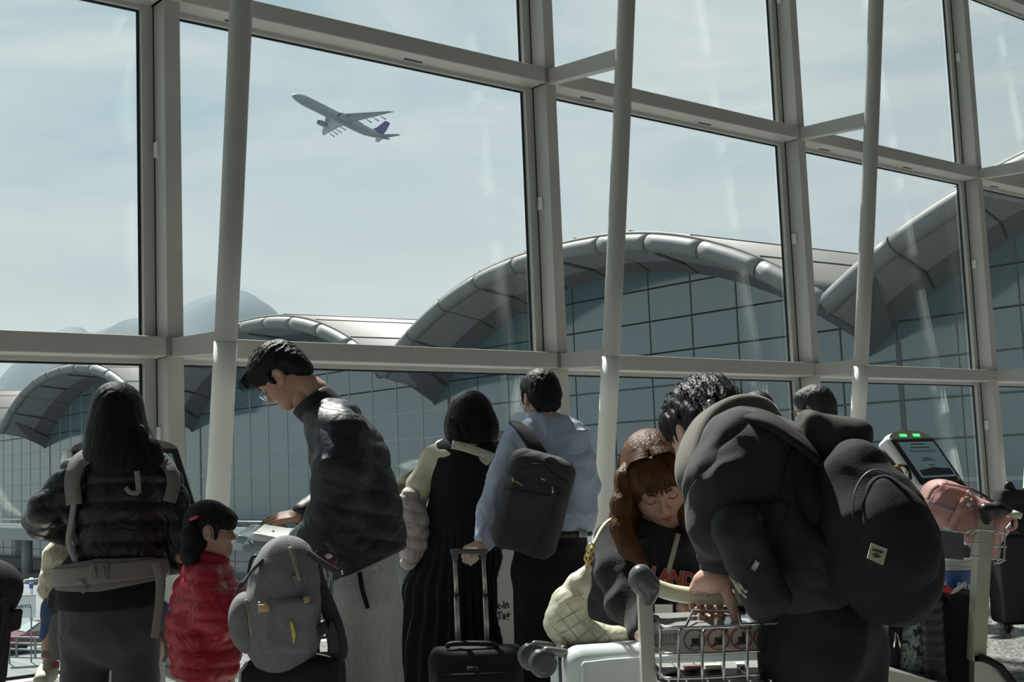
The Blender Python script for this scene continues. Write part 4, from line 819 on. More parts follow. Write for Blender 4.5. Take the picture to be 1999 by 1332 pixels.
# --- man with greying hair by the kiosk
P = Px(6.8); Rz = frame((-.75, .66, -.12)); oz = P(1590, 800, 0)
hd = make_head(oz, Rz, 1.0, .006)
bd = nets(P.c([(1625, 880, 0, 60, .09), (1640, 1000, 0, 62, .10), (1640, 1100, 0, 60, .10)], .05)+P.l([(1615, 1100, -.05, 30), (1615, 1320, -.05, 16)])+P.l([(1665, 1100, .05, 30), (1665, 1320, .05, 16)])+[cap(P(1595, 825), P(1612, 870), .056)], .02)
mz = tag(obj('person', join(hd, bd), M_skin), 'man with short greying hair and glasses partly behind the bent man\'s backpack', 'person')
obj('hair', hair_cap(oz, Rz, 1.0, hp, [ell((s_*.092, -.001, -.012), (.03, .024, .036), k=.01) for s_ in (1, -1)], .005, .006, 23, (1, 1, .4)), M_gy_hair, mz)
obj('dark_coat', nets(P.c([(1618, 868, 0, 40, .07), (1628, 895, 0, 62, .11), (1642, 990, 0, 64, .13), (1645, 1110, 0, 62, .14)], .05)+P.l([(1590, 900, -.1, 26), (1585, 1000, -.1, 22), (1565, 1050, .1, 18)], .04)+P.l([(1690, 905, .1, 26), (1700, 1000, .1, 22)], .04), .009, disp=folds(.006, 30, 80)), mat('dark brown coat', (.030, .026, .024), .85), mz)
obj('trousers', nets(P.c([(1642, 1100, 0, 60, .13), (1642, 1130, 0, 58, .13)], .04)+P.l([(1617, 1140, -.05, 34), (1616, 1310, -.05, 26)], .03)+P.l([(1667, 1140, .05, 34), (1666, 1310, .05, 26)], .03), .012), M_trb, mz)
for x in (1616, 1666): shoe(P(x, 1330, 0), (-1, .5, 0), M_shoe, mz)
sp = root('eyeglasses', oz+Rz@A3(0, .1, 0), 'dark-framed eyeglasses on the grey-haired man', 'glasses')
for sg in (1, -1):
    obj('rim', place(tube([(sg*(.032+.024*math.cos(t)), .112, -.006+.018*math.sin(t)) for t in np.linspace(0, 6.28, 18, endpoint=False)], .002, 6, closed=True), oz, Rz), M_brow, sp)
    obj('temple', place(tube(spline([(sg*.056, .111, 0), (sg*.078, .05, .004), (sg*.083, -.01, .004)], 12), .002, 6), oz, Rz), M_brow, sp)
# olive and tan backpack behind him
P = Px(6.0)
ob2 = root('canvas_backpack', P(1720, 1010, 0), 'grey-olive canvas backpack with a tan corner behind the bent man', 'backpack')
kv = nets([rbx(P(1712, 950, 0), (.13, .09, .16), frame((.1, 1, 0), (-.75, 0, 1)), rd=.06, k=.03)], .007, disp=folds(.006, 30, 81))
obj('body', kv, mat('grey olive canvas', (.085, .08, .068), .9, bump=.001, bscale=200), ob2)
obj('tan_corner', patch(kv, [(1728, 925), (1752, 905), (1778, 945), (1770, 952)], 5, .004, .004), mat('tan leather', (.22, .135, .04), .6), ob2)
obj('grab_handle', ptube(P, [(1756, 908, -.06), (1768, 910, -.10), (1776, 925, -.10), (1777, 935, -.06)], .008), M_black, ob2)
obj('brass_clip', nets([ell(on(kv, 1771, 922, .03), (.008, .008, .012))], .003), mat('brass', (.7, .52, .25), .25, 1), ob2)
# --- woman with brown hair leaning over the luggage
P = Px(3.3); pt_ = math.radians(36); fw = A3(.05, -math.cos(pt_), -math.sin(pt_)); up0 = A3(0, -math.sin(pt_), math.cos(pt_)); rl = math.radians(14)
Rl = frame(fw, up0*math.cos(rl)+A3(-1, 0, 0)*math.sin(rl)); ls = .95; ol = P(1292, 974)-Rl@A3(0, .088, 0)*ls
hd = make_head(ol, Rl, ls, .0028, xs=1.02)
bd = nets(P.c([(1270, 1060, .12, 44, .08), (1235, 1120, .2, 60, .10), (1195, 1220, .35, 60, .11)], .05)+P.l([(1200, 1060, .1, 26), (1208, 1130, 0, 24), (1240, 1215, -.1, 20), (1285, 1250, -.2, 16)])+P.l([(1325, 1065, .12, 26), (1362, 1130, .05, 22), (1335, 1190, -.15, 16)])+P.l([(1166, 1275, .46, 36), (1158, 1500, .46, 28), (1150, 1720, .5, 20)])+P.l([(1230, 1275, .46, 36), (1235, 1500, .46, 28), (1235, 1720, .5, 20)])+[cap(ol-Rl@A3(0, .03, .07), P(1272, 1070, .1), .048, .055)], .014)
lh = make_hand(P(1288, 1252, -.2), frame((.8, -.3, -.3), (0, -.6, .8)), .85, (.4, .5, .5, .5), sd=1)
wl = tag(obj('person', join(hd, bd, lh), M_skin2), 'brown-haired woman in black sweatshirt leaning down over the luggage trolley', 'person')
obj('lips', lips(ol, Rl, ls), mat('rose lips', (.42, .14, .13), .4), wl); obj('lashes', lashes(ol, Rl, ls), M_brow, wl); obj('eyebrows', brows(ol, Rl, ls), mat('soft brow', (.07, .045, .035), .8), wl)
hp = [ell((0, -.018, .042), (.087, .106, .095), k=.02), ell((.044, .030, .045), (.046, .068, .060), k=.015), ell((-.044, .030, .045), (.046, .068, .060), k=.015), cap((.074, .040, .05), (.090, .025, -.08), .026, .026, k=.03), cap((-.074, .040, .05), (-.090, .025, -.08), .026, .026, k=.03), ec((0, -.06, -.03), (0, -.06, -.15), .09, .045, .085, .035, (1, 0, 0), .04)]
obj('hair', hair_cap(ol, Rl, ls, hp, [ell((0, .115, -.026), (.066, .075, .092), k=.008), cap((0, .0, .147), (0, .08, .125), .006, k=.006)], .0036, .003, 31, (1, .06, .2)), M_br_hair, wl)
lk = P.l([(1230, 905, .02, 13), (1221, 935, .0, 16), (1212, 985, -.02, 15), (1213, 1035, -.04, 15), (1228, 1070, -.06, 15), (1255, 1100, -.08, 10)], .03)+P.l([(1225, 960, .06, 20), (1215, 1010, .05, 20), (1222, 1050, .04, 14)], .03)
lk2 = P.l([(1335, 950, .04, 15), (1344, 1000, .05, 18), (1346, 1045, .05, 14)], .03)
obj('hair_lock', nets(lk, .0045, disp=hdisp(.0035, 33, (1, 1, .03), 150)), M_br_hair, wl); obj('hair_lock', nets(lk2, .0045, disp=hdisp(.0035, 34, (1, 1, .03), 150)), M_br_hair, wl)
ss = []; rs = np.random.default_rng(11)
for i in range(170):                       # see-through fringe
    a = rs.uniform(-1, 1); q = A3(a*.020, .055, .122); e_ = A3(a*.052+rs.uniform(-.004, .004), .098-abs(a)*.018, .022+rs.uniform(-.012, .016)); ss.append([q, A3(a*.040, .092, .092), A3(a*.050, .106-abs(a)*.014, .058), e_])
for i in range(360):                      # crown and sides
    sg = rs.choice((-1, 1)); t = rs.uniform(0, 1); q = A3(sg*.004, .06-.12*t, .133-.02*abs(t-.4)); ss.append([q, A3(sg*.055, .055-.11*t, .122-.02*t), A3(sg*.088, .045-.10*t, .06), A3(sg*(.100+rs.uniform(-.006, .008)), .035-.08*t, -.01), A3(sg*(.098+rs.uniform(-.01, .012)), .03-.07*t, -.07)])
for i in range(160):
    sg = rs.choice((-1, 1)); ss.append([A3(sg*.095, .03, -.05), A3(sg*(.10+rs.uniform(-.015, .012)), .03+rs.uniform(-.02, .02), -.10), A3(sg*(.09+rs.uniform(-.02, .02)), .04+rs.uniform(-.02, .03), -.15-rs.uniform(0, .02))])
obj('hair_strands', place(strands(ss, .0014), ol, Rl, ls), M_br_hair, wl)
M_swb = mat('black sweatshirt cotton', (.014, .015, .017), .9, bump=.0015, bscale=160, var=.08, sheen=.15, wr=0.05, wrs=8)
sv = nets(P.c([(1272, 1062, .12, 58, .10), (1255, 1095, .16, 88, .14), (1222, 1150, .24, 88, .15), (1190, 1215, .36, 58, .15), (1185, 1280, .44, 60, .15)], .04)+P.l([(1196, 1055, .10, 38), (1203, 1120, .0, 36), (1222, 1180, -.06, 33), (1262, 1235, -.16, 27), (1290, 1252, -.2, 22)], .03)+P.l([(1325, 1065, .12, 38), (1364, 1130, .05, 33), (1335, 1195, -.12, 26)], .03)+P.c([(1285, 1110, .05, 66, .10), (1290, 1160, .05, 62, .10)], .05), .0065, disp=folds(.008, 28, 90))
obj('sweatshirt', sv, M_swb, wl)
obj('neckband', tube([P(1278, 1050, .06)+A3(.085*math.cos(t), .07*math.sin(t), .035*math.sin(t)) for t in np.linspace(0, 6.28, 28, endpoint=False)], .016, 8, closed=True), M_swb, wl)
obj('trousers', nets(P.c([(1190, 1270, .44, 62, .15), (1195, 1310, .46, 64, .15)], .04)+P.l([(1162, 1310, .46, 50), (1158, 1500, .46, 42), (1150, 1730, .5, 34)], .04)+P.l([(1232, 1310, .46, 50), (1235, 1500, .46, 42), (1235, 1730, .5, 34)], .04), .012), M_trb, wl)
for x in (1150, 1235): shoe(P(x, 1740, .48), (.3, -1, 0), M_shoe, wl, .92)
tp = on(sv, 1300, 1125, .008); y_ = tp[1]
dr_ = W(1352, 1131, y_)-W(1268, 1117, y_); du = W(1318, 1105, y_)-W(1312, 1140, y_)
t1 = textmesh('LAND', .048, W(1312, 1140, y_-.012), dr_, du, .002, bold=.0032, sx=.86); t2 = textmesh('LAND', .048, W(1312, 1140, y_-.0145), dr_, du, .002, bold=.0014, sx=.86)
obj('lettering_outline', t1, mat('pale outline print', (.55, .50, .47), .8), wl, smooth=False); obj('lettering', t2, mat('red print', (.42, .055, .035), .8), wl, smooth=False)
obj('bag_strap', ribbon(sv, [(1324, 1042), (1313, 1085), (1304, 1120), (1298, 1148)], 9.5, .003, .014), mat('cream webbing', (.50, .47, .36), .8), wl)
# white card on her
cd = obj('name_card', slab_tri(np.array([[P(1278, 1181, -.26), P(1313, 1181, -.26)], [P(1279, 1200, -.26), P(1313, 1199, -.26)]]), A3(0, -1, 0), .002), mat('white card', (.72, .72, .70), .6), smooth=False); tag(cd, 'white name card hanging beside the trolley post', 'card')
# quilted bag
P = Px(3.15)
qb = root('quilted_bag', P(1150, 1250, 0), 'cream quilted hobo bag hanging from the brown-haired woman', 'bag')
path = [(1148, 1110), (1131, 1140), (1110, 1180), (1103, 1215), (1125, 1240), (1165, 1247), (1205, 1246), (1238, 1244)]; rad = [9, 21, 33, 38, 35, 27, 20, 9]
def dia(P_):
    u = P_[:, 0]*.7+P_[:, 2]; v = P_[:, 0]*.7-P_[:, 2]; s_ = .055
    return .0035*(np.minimum(np.abs(np.sin(np.pi*u/s_)), np.abs(np.sin(np.pi*v/s_)))**.35-.8)+.0015*wob(7, 60)(P_)
qv = nets([ec(P(*path[i]), P(*path[i+1]), rad[i]*P.m, min(rad[i]*P.m*1.1, .05), rad[i+1]*P.m, min(rad[i+1]*P.m*1.1, .05), (path[i+1][1]-path[i][1], 0, (path[i+1][0]-path[i][0])), .02) for i in range(len(path)-1)], .0045, disp=dia)
obj('body', qv, mat('cream quilted nylon', (.80, .77, .60), .55, bump=.001, bscale=120, wr=0.02, wrs=16), qb)
obj('strap', strap([P(1147, 1112), P(1152, 1085), P(1160, 1060, .02), P(1185, 1020, .12), P(1230, 1000, .3)], (0, 1, 0), .010, .004), mat('cream webbing', (.50, .47, .36), .8), qb)
for a_, b_ in (((1124, 1150), (1140, 1172)), ((1106, 1178), (1139, 1222)), ((1086, 1196), (1130, 1250)), ((1078, 1222), (1100, 1252)), ((1140, 1212), (1166, 1247)), ((1140, 1158), (1092, 1186)), ((1139, 1186), (1078, 1222)), ((1146, 1208), (1086, 1244)), ((1160, 1225), (1118, 1254)), ((1192, 1232), (1160, 1254)), ((1222, 1236), (1200, 1254)), ((1180, 1230), (1196, 1253))): obj('stitch_line', ribbon(qv, [a_, b_], 1.6, .0012, .0006, n=8), mat('stitch seam beige', (.50, .47, .34), .8), qb)  # quilting seams laid on as darker beige ribbons
for i in range(4):
    c0 = P(1147+i*2.0, 1098-i*9, -.012); obj('chain_link', tube([c0+.009*(A3(.5, 0, .9)*math.cos(t)*1.2+(A3(.9, 0, -.5) if i % 2 else A3(0, 1, 0))*math.sin(t)) for t in np.linspace(0, 6.28, 14, endpoint=False)], .0028, 6, closed=True), mat('gold', (.75, .55, .22), .25, 1), qb)
obj('label', patch(qv, [(1093, 1256), (1100, 1243), (1112, 1256), (1102, 1262)], 3, .002), mat('beige leather label', (.42, .38, .28), .6), qb)

# --- bent man with the big black backpack
P = Px(2.75)
Rf = frame((-.45, .85, -.55)); of = P(1378, 845, .30)
hd = make_head(of, Rf, .98, .0055)
fh_d = 2.81; PH = Px(fh_d)
hnd = make_hand(PH(1391, 1130, -.085), frame((-.06, .90, -.40), (0, .40, .90)), .98, (.95, 1.0, 1.0, 1.05), curl2=(1.15, 1.15, 1.15, 1.2), sd=-1, thumb=(.32, 1.25), res=.0028, spread=.08, tcurl=.15, wl=.0)
bd = nets(P.c([(1440, 900, .12, 60, .11), (1520, 1000, .04, 90, .13), (1580, 1130, 0, 95, .13)], .06)+P.l([(1425, 890, -.02, 40), (1405, 1040, -.08, 34), (1393, 1112, -.02, 20)])+P.l([(1480, 870, .30, 40), (1440, 1040, .35, 34), (1420, 1120, .1, 24)])+P.l([(1560, 1250, 0, 52), (1556, 1600, 0, 40), (1552, 1960, .02, 28)])+P.l([(1655, 1250, .06, 52), (1662, 1600, .06, 40), (1664, 1960, .08, 28)])+[cap(of-Rf@A3(0, .03, .06), P(1440, 890, .15), .056, .06)], .016)
mf = tag(obj('person', join(hd, bd, hnd), M_skin3), 'man in dark hoodie bent forward over the trolley with a large black backpack', 'person')
hp = [ell((0, -.014, .040), (.088, .108, .096), k=.02), ell((0, .05, .07), (.072, .06, .046), k=.03), ell((0, -.066, -.005), (.080, .055, .062), k=.03), ell((0, -.072, -.055), (.064, .036, .038), k=.03)]
obj('hair', hair_cap(of, Rf, .98, hp, [ell((s_*.092, -.001, -.012), (.03, .024, .036), k=.01) for s_ in (1, -1)], .0045, .010, 41, (1, 1, .5)), M_blk_hair, mf)
ss = []
for i in range(160):
    a = rs.uniform(-1, 1); ph = rs.uniform(-2.0, 1.0); q = A3(a*.078, -.014+.106*math.sin(ph)*math.sqrt(1-a*a*.6), .040+.094*math.cos(ph)*math.sqrt(1-a*a*.6)); d = q-A3(0, -.014, .04); d /= np.linalg.norm(d); r3 = rs.normal(size=3)*.004
    tn_ = A3(d[0]*.3, -d[2], d[1]); ss.append([q-d*.003, q+d*.006-tn_*.008+r3*.4, q+d*.006-tn_*.020+r3*.8, q+d*.003-tn_*.030+r3*1.4])
obj('hair_strands', place(strands(ss, .0017), of, Rf, .98), M_blk_hair, mf)
M_hood = mat('charcoal hoodie fleece', (.020, .021, .024), .92, bump=.0008, bscale=220, var=.06, sheen=.1, wr=0.06, wrs=7)
hv = nets(P.c([(1440, 880, .06, 66, .15), (1488, 930, .03, 104, .16), (1530, 1020, .02, 116, .165), (1560, 1090, .02, 104, .16), (1585, 1125, .02, 92, .15)], .06)+P.l([(1425, 882, -.05, 62), (1412, 950, -.09, 62), (1406, 1030, -.10, 52), (1400, 1082, -.04, 38)], .04)+P.l([(1490, 870, .28, 55), (1450, 1030, .32, 50), (1425, 1110, .12, 36)], .04), .0075, disp=lambda P_: folds(.012, 22, 95)(P_)+folds(.005, 55, 96)(P_))
obj('hoodie', hv, M_hood, mf)
cf = nets([cap(P(1400, 1082, -.04), P(1396, 1102, -.02), .042, .034)], .005, disp=lambda P_: .0015*np.sin(P_[:, 0]*900)); obj('cuff', cf, M_hood, mf)
M_jean = mat('black jeans', (.010, .010, .012), .85, bump=.001, bscale=250, var=.1, wr=0.05, wrs=7)
obj('trousers', nets(P.c([(1598, 1175, .02, 100, .155), (1602, 1240, .03, 108, .16)], .05)+P.l([(1560, 1260, 0, 74), (1556, 1600, 0, 58), (1552, 1975, .02, 46)], .05)+P.l([(1655, 1260, .06, 72), (1662, 1600, .06, 58), (1664, 1975, .08, 46)], .05), .01, disp=folds(.009, 22, 99, (1, 1, .5))), M_jean, mf)
for x, dy in ((1552, 0), (1664, .06)): shoe(P(x, 2010, dy), (-.5, .9, 0), M_shoe, mf)
# second head behind him: only the crown shows
PX = Px(6.4); on_ = PX(1478, 812, 0); hd = make_head(on_, frame((-.2, 1, -.1)), .92, .008)
bd = nets(PX.c([(1480, 890, 0, 60, .09), (1480, 1100, 0, 55, .1)], .05)+PX.l([(1460, 1100, 0, 25), (1460, 1370, 0, 16)])+PX.l([(1505, 1100, 0, 25), (1505, 1370, 0, 16)])+[cap(PX(1478, 830), PX(1480, 880), .05)], .02)
mx_ = tag(obj('person', join(hd, bd), M_skin2), 'person almost hidden behind the bent man, only dark hair showing', 'person')
obj('hair', hair_cap(on_, frame((-.2, 1, -.1)), .92, hp, (), .007, .005, 45), M_blk_hair, mx_); obj('coat', nets(PX.c([(1480, 880, 0, 52, .09), (1480, 910, 0, 70, .12), (1480, 1120, 0, 66, .14)], .05), .014), M_black, mx_)
obj('trousers', nets(PX.l([(1460, 1110, 0, 30), (1460, 1380, 0, 22)])+PX.l([(1505, 1110, 0, 30), (1505, 1380, 0, 22)]), .015), M_trb, mx_)
# taupe neck pillow
np_ = root('neck_pillow', P(1440, 800, .12), 'taupe travel neck pillow around the bent man\'s neck', 'pillow')
M_tau = mat('taupe plush', (.105, .095, .080), .9, bump=.0006, bscale=240, sheen=.2)
pth = spline([P(1366, 962, -.06), P(1352, 920, -.05), P(1362, 868, 0), P(1392, 822, .06), P(1440, 800, .12), P(1486, 808, .16), P(1516, 850, .18)], 40)
obj('cushion', tube(pth, [.55]+[.75]+[1]*(len(pth)-4)+[.9, .6], 16, flat=(A3(-.5, 0, .85), .030, .034)), M_tau, np_)
obj('snap', lathe([(.006, 0), (.007, .004), (.003, .006)], P(1386, 787, .02), (0, -1, .3), 12), M_wire, np_)
# crossbody bag
cb = root('crossbody_bag', P(1470, 1190, -.2), 'black crossbody bag with white embroidered letters at the bent man\'s hip', 'bag')
cv = nets([rbx(P(1468, 1105, -.17), (.050, .03, .112), frame((.1, 1, 0), (-.38, 0, 1)), rd=.035, k=.02), rbx(P(1442, 1020, -.15), (.036, .025, .036), rd=.022, k=.05)], .005, disp=folds(.004, 40, 102))
M_xb = mat('black nylon bag', (.010, .011, .012), .6, bump=.001, bscale=200)
obj('body', cv, M_xb, cb); obj('strap', ribbon(join(hv, cv), [(1478, 1010), (1520, 985), (1550, 930), (1570, 890)], 20, .004, .006), M_xb, cb)
yl = surf(cv, 1474, 1104)-.004
def dq(c, u, v, m, nm, lift=0): return obj(nm, slab_tri(np.array([[W(*(A3(*c)[:2]-u-v)[:2], yl-lift), W(*(A3(*c)[:2]+u-v)[:2], yl-lift)], [W(*(A3(*c)[:2]-u+v)[:2], yl-lift), W(*(A3(*c)[:2]+u+v)[:2], yl-lift)]]), A3(0, -1, 0), .0015), m, cb, smooth=False)
M_emb = mat('white embroidery', (.60, .58, .52), .8); M_tagg = mat('grey woven tag', (.32, .32, .31), .8)
_u = np.array([4.2, 3.2]); _v = np.array([-4.6, 8.6]); dq((1474.5, 1104.5, 0), _u, _v, M_tagg, 'woven_tag'); dq((1476.5, 1103.0, 0), _u*.75, _v*.5, M_emb, 'tag_figure', .002)
yl = min(surf(join(cv, hv), x_, y_) for x_, y_ in ((1430, 1135), (1446, 1150), (1456, 1162)))-.006
sg_ = [((1424, 1126), (1446, 1158)), ((1431, 1131), (1446, 1150)), ((1441, 1136), (1449, 1148)), ((1446, 1147), (1458, 1157)), ((1446, 1156), (1457, 1167)), ((1454, 1158), (1459, 1152)), ((1446, 1150), (1446, 1158))]
for a, b in sg_: obj('embroidered_stroke', tube([W(*a, yl), W(*b, yl)], [.0014, .0024], 6), M_emb, cb)
# the big backpack
bb = root('backpack', P(1720, 1200, -.15), 'large black daypack with a square cream patch on the bent man\'s back', 'backpack')
M_bb = mat('black daypack canvas', (.007, .008, .009), .9, bump=.0008, bscale=320, var=.08, vscale=30, wr=0.02, wrs=7)
gv = nets(P.c([(1640, 905, -.05, 34, .07), (1664, 950, -.10, 64, .11), (1697, 1020, -.13, 95, .13), (1720, 1085, -.14, 101, .13), (1742, 1122, -.13, 80, .11), (1757, 1140, -.11, 54, .08)], .04), .006, disp=folds(.006, 22, 110))
obj('body', gv, M_bb, bb)
pk = nets(P.c([(1716, 970, -.20, 38, .06), (1736, 1020, -.22, 62, .07), (1750, 1080, -.22, 68, .07), (1760, 1120, -.20, 52, .06)], .04), .006, disp=folds(.004, 26, 111))
obj('front_pocket', pk, M_bb, bb)
obj('pocket_zip', ribbon(join(gv, pk), [(1664, 1010), (1668, 960), (1690, 925), (1722, 918), (1760, 940)], 3.5, .003, .004, n=20), mat('zip black', (.01, .01, .01), .5), bb)
fl = nets([rbx(P(1618, 858, -.04), (.062, .07, .048), frame((.1, 1, 0), (.32, 0, 1)), rd=.02, k=.03), rbx(P(1608, 838, -.02), (.05, .05, .025), frame((.1, 1, 0), (.35, 0, 1)), rd=.015, k=.02), rbx(P(1650, 880, -.06), (.045, .07, .05), rd=.03, k=.05)], .005, disp=folds(.010, 34, 112))
obj('roll_top', fl, mat('brown black canvas', (.024, .021, .019), .85, bump=.001, bscale=300), bb)
obj('shoulder_strap', tube(spline([P(1440, 806, -.02), P(1500, 822, -.09), P(1560, 862, -.12), P(1600, 895, -.10)], 20), 1, 12, flat=(A3(.3, 1, .3), .038, .010)), M_bb, bb)
obj('shoulder_strap', ribbon(hv, [(1560, 880), (1545, 930), (1540, 985), (1575, 1040), (1640, 1080)], 26, .010, .006, n=20), M_bb, bb)
obj('strap_buckle', box(on(hv, 1526, 990, .02), (.012, .005, .010), bev=.003), M_bb, bb)
jv = join(gv, pk); yt = surf(jv, 1712, 1082, 12)-.004
lq = [(1700, 1060), (1732, 1072), (1723, 1104), (1692, 1090)]
obj('cream_patch', slab_tri(np.array([[W(*lq[0], yt), W(*lq[1], yt)], [W(*lq[3], yt), W(*lq[2], yt)]]), A3(0, -1, 0), .003), mat('cream patch leather', (.44, .43, .33), .7, var=.05), bb, smooth=False)
rr = W(1732, 1072, yt)-W(1700, 1060, yt); uu = W(1700, 1060, yt)-W(1692, 1090, yt); M_ink = mat('dark ink', (.06, .055, .04), .8)
for t, w_ in ((.32, .62), (.50, .24), (.62, .55), (.72, .30)):
    c_ = W(1712, 1081.5, yt-.0035)+uu*(.5-t); obj('printed_line', box(c_, (np.linalg.norm(rr)*w_/2, .0004, .0012 if t > .4 else .0022), frame((0, 1, 0), uu)), M_ink, bb, smooth=False)
# ------------------------------------------------------------------ luggage, trolleys, kiosks
M_pl_b = mat('black plastic', (.009, .009, .010), .45); M_pl_g = mat('dark grey plastic', (.085, .095, .105), .28, coat=.3); M_steel = mat('steel wire', (.62, .62, .60), .25, 1.0); M_alu2 = mat('brushed aluminium', (.60, .59, .54), .38, .7, var=.08, vscale=12)
M_cream = mat('cream handle vinyl', (.68, .68, .50), .38); M_white = mat('white enamel', (.72, .73, .72), .4)
# grey diaper backpack on a black suitcase
P = Px(4.15)
gb = root('backpack', P(550, 1288, 0), 'grey nappy backpack with tan tabs standing on a black suitcase', 'backpack')
M_gb = mat('grey melange canvas', (.19, .194, .205), .92, bump=.0015, bscale=240, var=.12, vscale=120, wr=0.03, wrs=9)
gv1 = nets(chain([(P(562, 1092), .085, .075), (P(556, 1125), .105, .10), (P(552, 1180), .112, .115), (P(552, 1245), .112, .112), (P(550, 1265), .10, .10)], (1, 0, 0), .03), .006, disp=folds(.006, 28, 120))
obj('body', gv1, M_gb, gb)
sp_ = nets([ell(P(478, 1208, -.01), (.052, .075, .085), k=.03), ell(P(486, 1240, -.01), (.045, .07, .06), k=.03)], .006, disp=folds(.003, 30, 121)); obj('side_pocket', sp_, M_gb, gb)
fp = nets([rbx(P(563, 1222, -.105), (.078, .030, .085), frame((0, 1, 0), (.08, 0, 1)), rd=.022, k=.02)], .005, disp=folds(.004, 34, 122)); obj('front_pocket', fp, M_gb, gb)
allg = join(gv1, sp_, fp); M_tan = mat('tan leather tab', (.50, .36, .20), .6); M_gold = mat('champagne zip', (.42, .40, .26), .4, .5)
obj('leather_tab', patch(fp, [(503, 1181), (526, 1179), (527, 1194), (505, 1196)], 4, .004, .006), M_tan, gb); obj('leather_tab', patch(fp, [(592, 1166), (602, 1163), (606, 1174), (595, 1179)], 4, .004, .006), M_tan, gb)
obj('zip', ribbon(sp_, [(480, 1171), (486, 1190), (489, 1220), (496, 1264)], 6, .003, .004), M_gold, gb); obj('zip', ribbon(gv1, [(566, 1068), (573, 1090), (580, 1115), (585, 1134)], 7, .003, .004), M_gold, gb)
obj('zip_end', ribbon(gv1, [(577, 1122), (582, 1133), (586, 1145)], 17, .003, .002), M_gb, gb)
obj('tissue_slot', patch(fp, [(566, 1214), (571, 1212), (578, 1240), (573, 1260)], 5, .003, .003), mat('yellow lining', (.60, .58, .12), .7), gb)
M_web = mat('dark webbing', (.055, .056, .06), .9, bump=.001, bscale=300)
obj('grab_strap', strap([P(513, 1094, -.07), P(492, 1115, -.10), P(472, 1142, -.11), P(458, 1161, -.10)], (.6, 0, .7), .011, .004), M_web, gb)
obj('grab_strap', ptube(P, [(484, 1130, .02), (490, 1095, .02), (500, 1086, .02), (512, 1095, .02)], .006), M_pl_b, gb)
obj('tie_strap', strap([P(600, 1078, -.05), P(625, 1096, -.08), P(658, 1117, -.09)], (.4, 0, .9), .010, .004), M_web, gb); obj('strap_stud', nets([ell(P(668, 1119, -.09), (.005, .005, .007))], .002), mat('brass', (.7, .52, .25), .25, 1), gb)
obj('shoulder_strap', strap([P(612, 1100, .04), P(622, 1140, .05), P(640, 1185, .04), P(655, 1225, .02), P(664, 1270, .02), P(655, 1285, .02)], (1, 0, 0), .026, .009), M_web, gb)
obj('shoulder_strap', strap([P(622, 1235, -.03), P(640, 1222, -.02), P(648, 1245, -.01), P(652, 1275, 0)], (1, .3, 0), .018, .008), M_web, gb)
obj('pen', tube([P(504, 1176, -.12), P(511, 1181, -.12)], .003, 6), M_gold, gb)
sc_ = root('suitcase', A3(P(567, 1500)[0], 4.2, 0), 'black soft suitcase under the grey nappy backpack', 'suitcase')
c0 = P(567, 1285); zt_ = c0[2]
sv_ = nets([rbx((c0[0], 4.2, zt_/2+.02), (.158, .12, zt_/2-.02), rd=.045)], .008, disp=folds(.004, 18, 130)); obj('shell', sv_, mat('black suitcase fabric', (.013, .013, .014), .9, bump=.001, bscale=200), sc_)
obj('piping', tube([A3(c0[0]-.158+.03, 4.09, zt_-.002), A3(c0[0]-.15, 4.088, zt_-.03), A3(c0[0]-.153, 4.088, zt_-.09), A3(c0[0]-.153, 4.088, .10)], .005, 6), mat('silver piping', (.5, .5, .5), .4), sc_)
for sx in (-.12, .12): 
    for sy in (-.08, .08): obj('wheel', lathe([(.026, -.012), (.03, -.008), (.03, .008), (.026, .012)], (c0[0]+sx, 4.2+sy, .03), (1, 0, 0), 18), M_pl_b, sc_)
hp_ = obj('trolley_handle', nets([ec(P(622, 1085, .12), P(652, 1095, .12), .022, .016, .018, .014, (0, 0, 1))], .004), mat('plum plastic', (.13, .035, .075), .3), sc_)
obj('handle_button', nets([ell(P(642, 1086, .09), (.013, .008, .009))], .003), M_white, hp_)
for x0, x1 in ((647, 643), (620, 620)): obj('handle_rod', tube([P(x0, 1098, .12), P(x1, 1300, .12)], .0075, 10), M_steel, sc_)
# rolling cabin case of the blue-shirted man
P = Px(5.3)
rc = root('suitcase', A3(P(928, 1400)[0], 5.3, 0), 'black rolling cabin case with raised silver handle held by the blue-shirted man', 'suitcase')
c0 = P(928, 1266); zt_ = c0[2]; sv_ = nets([rbx((c0[0], 5.32, zt_/2+.025), (.192, .11, zt_/2-.025), rd=.035), rbx((c0[0], 5.22, zt_/2), (.17, .04, zt_/2-.07), rd=.03)], .007, disp=folds(.002, 20, 131)); obj('shell', sv_, mat('black case nylon', (.016, .017, .019), .8, bump=.0008, bscale=300), rc)
obj('top_grip', tube(spline([P(872, 1264, -.02), P(885, 1257, -.02), P(955, 1257, -.02), P(972, 1264, -.02)], 16), 1, 10, flat=(A3(0, 1, 0), .022, .010)), M_pl_b, rc)
for xa, xb in ((888, 894), (944, 951)):
    obj('handle_rod', tube([P(xa, 1092, .02), P((xa+xb)/2, 1163, .02)], 1, 12, flat=(A3(1, 0, 0), .0085, .006)), M_alu2, rc); obj('handle_rod', tube([P((xa+xb)/2, 1163, .02), P(xb, 1258, .02)], 1, 12, flat=(A3(1, 0, 0), .0105, .008)), M_alu2, rc)
    obj('rod_collar', box(P((xa+xb)/2, 1163, .015), (.012, .009, .003)), M_pl_b, rc)
    obj('handle_end', nets([rbx(P(xa, 1085, .02), (.012, .012, .018), rd=.006)], .003), mat('grey handle plastic', (.13, .13, .135), .5), rc)
obj('handle_bar', nets([cap(P(884, 1077, .02), P(948, 1077, .02), .011)], .003), mat('grey handle plastic', (.13, .13, .135), .5), rc)
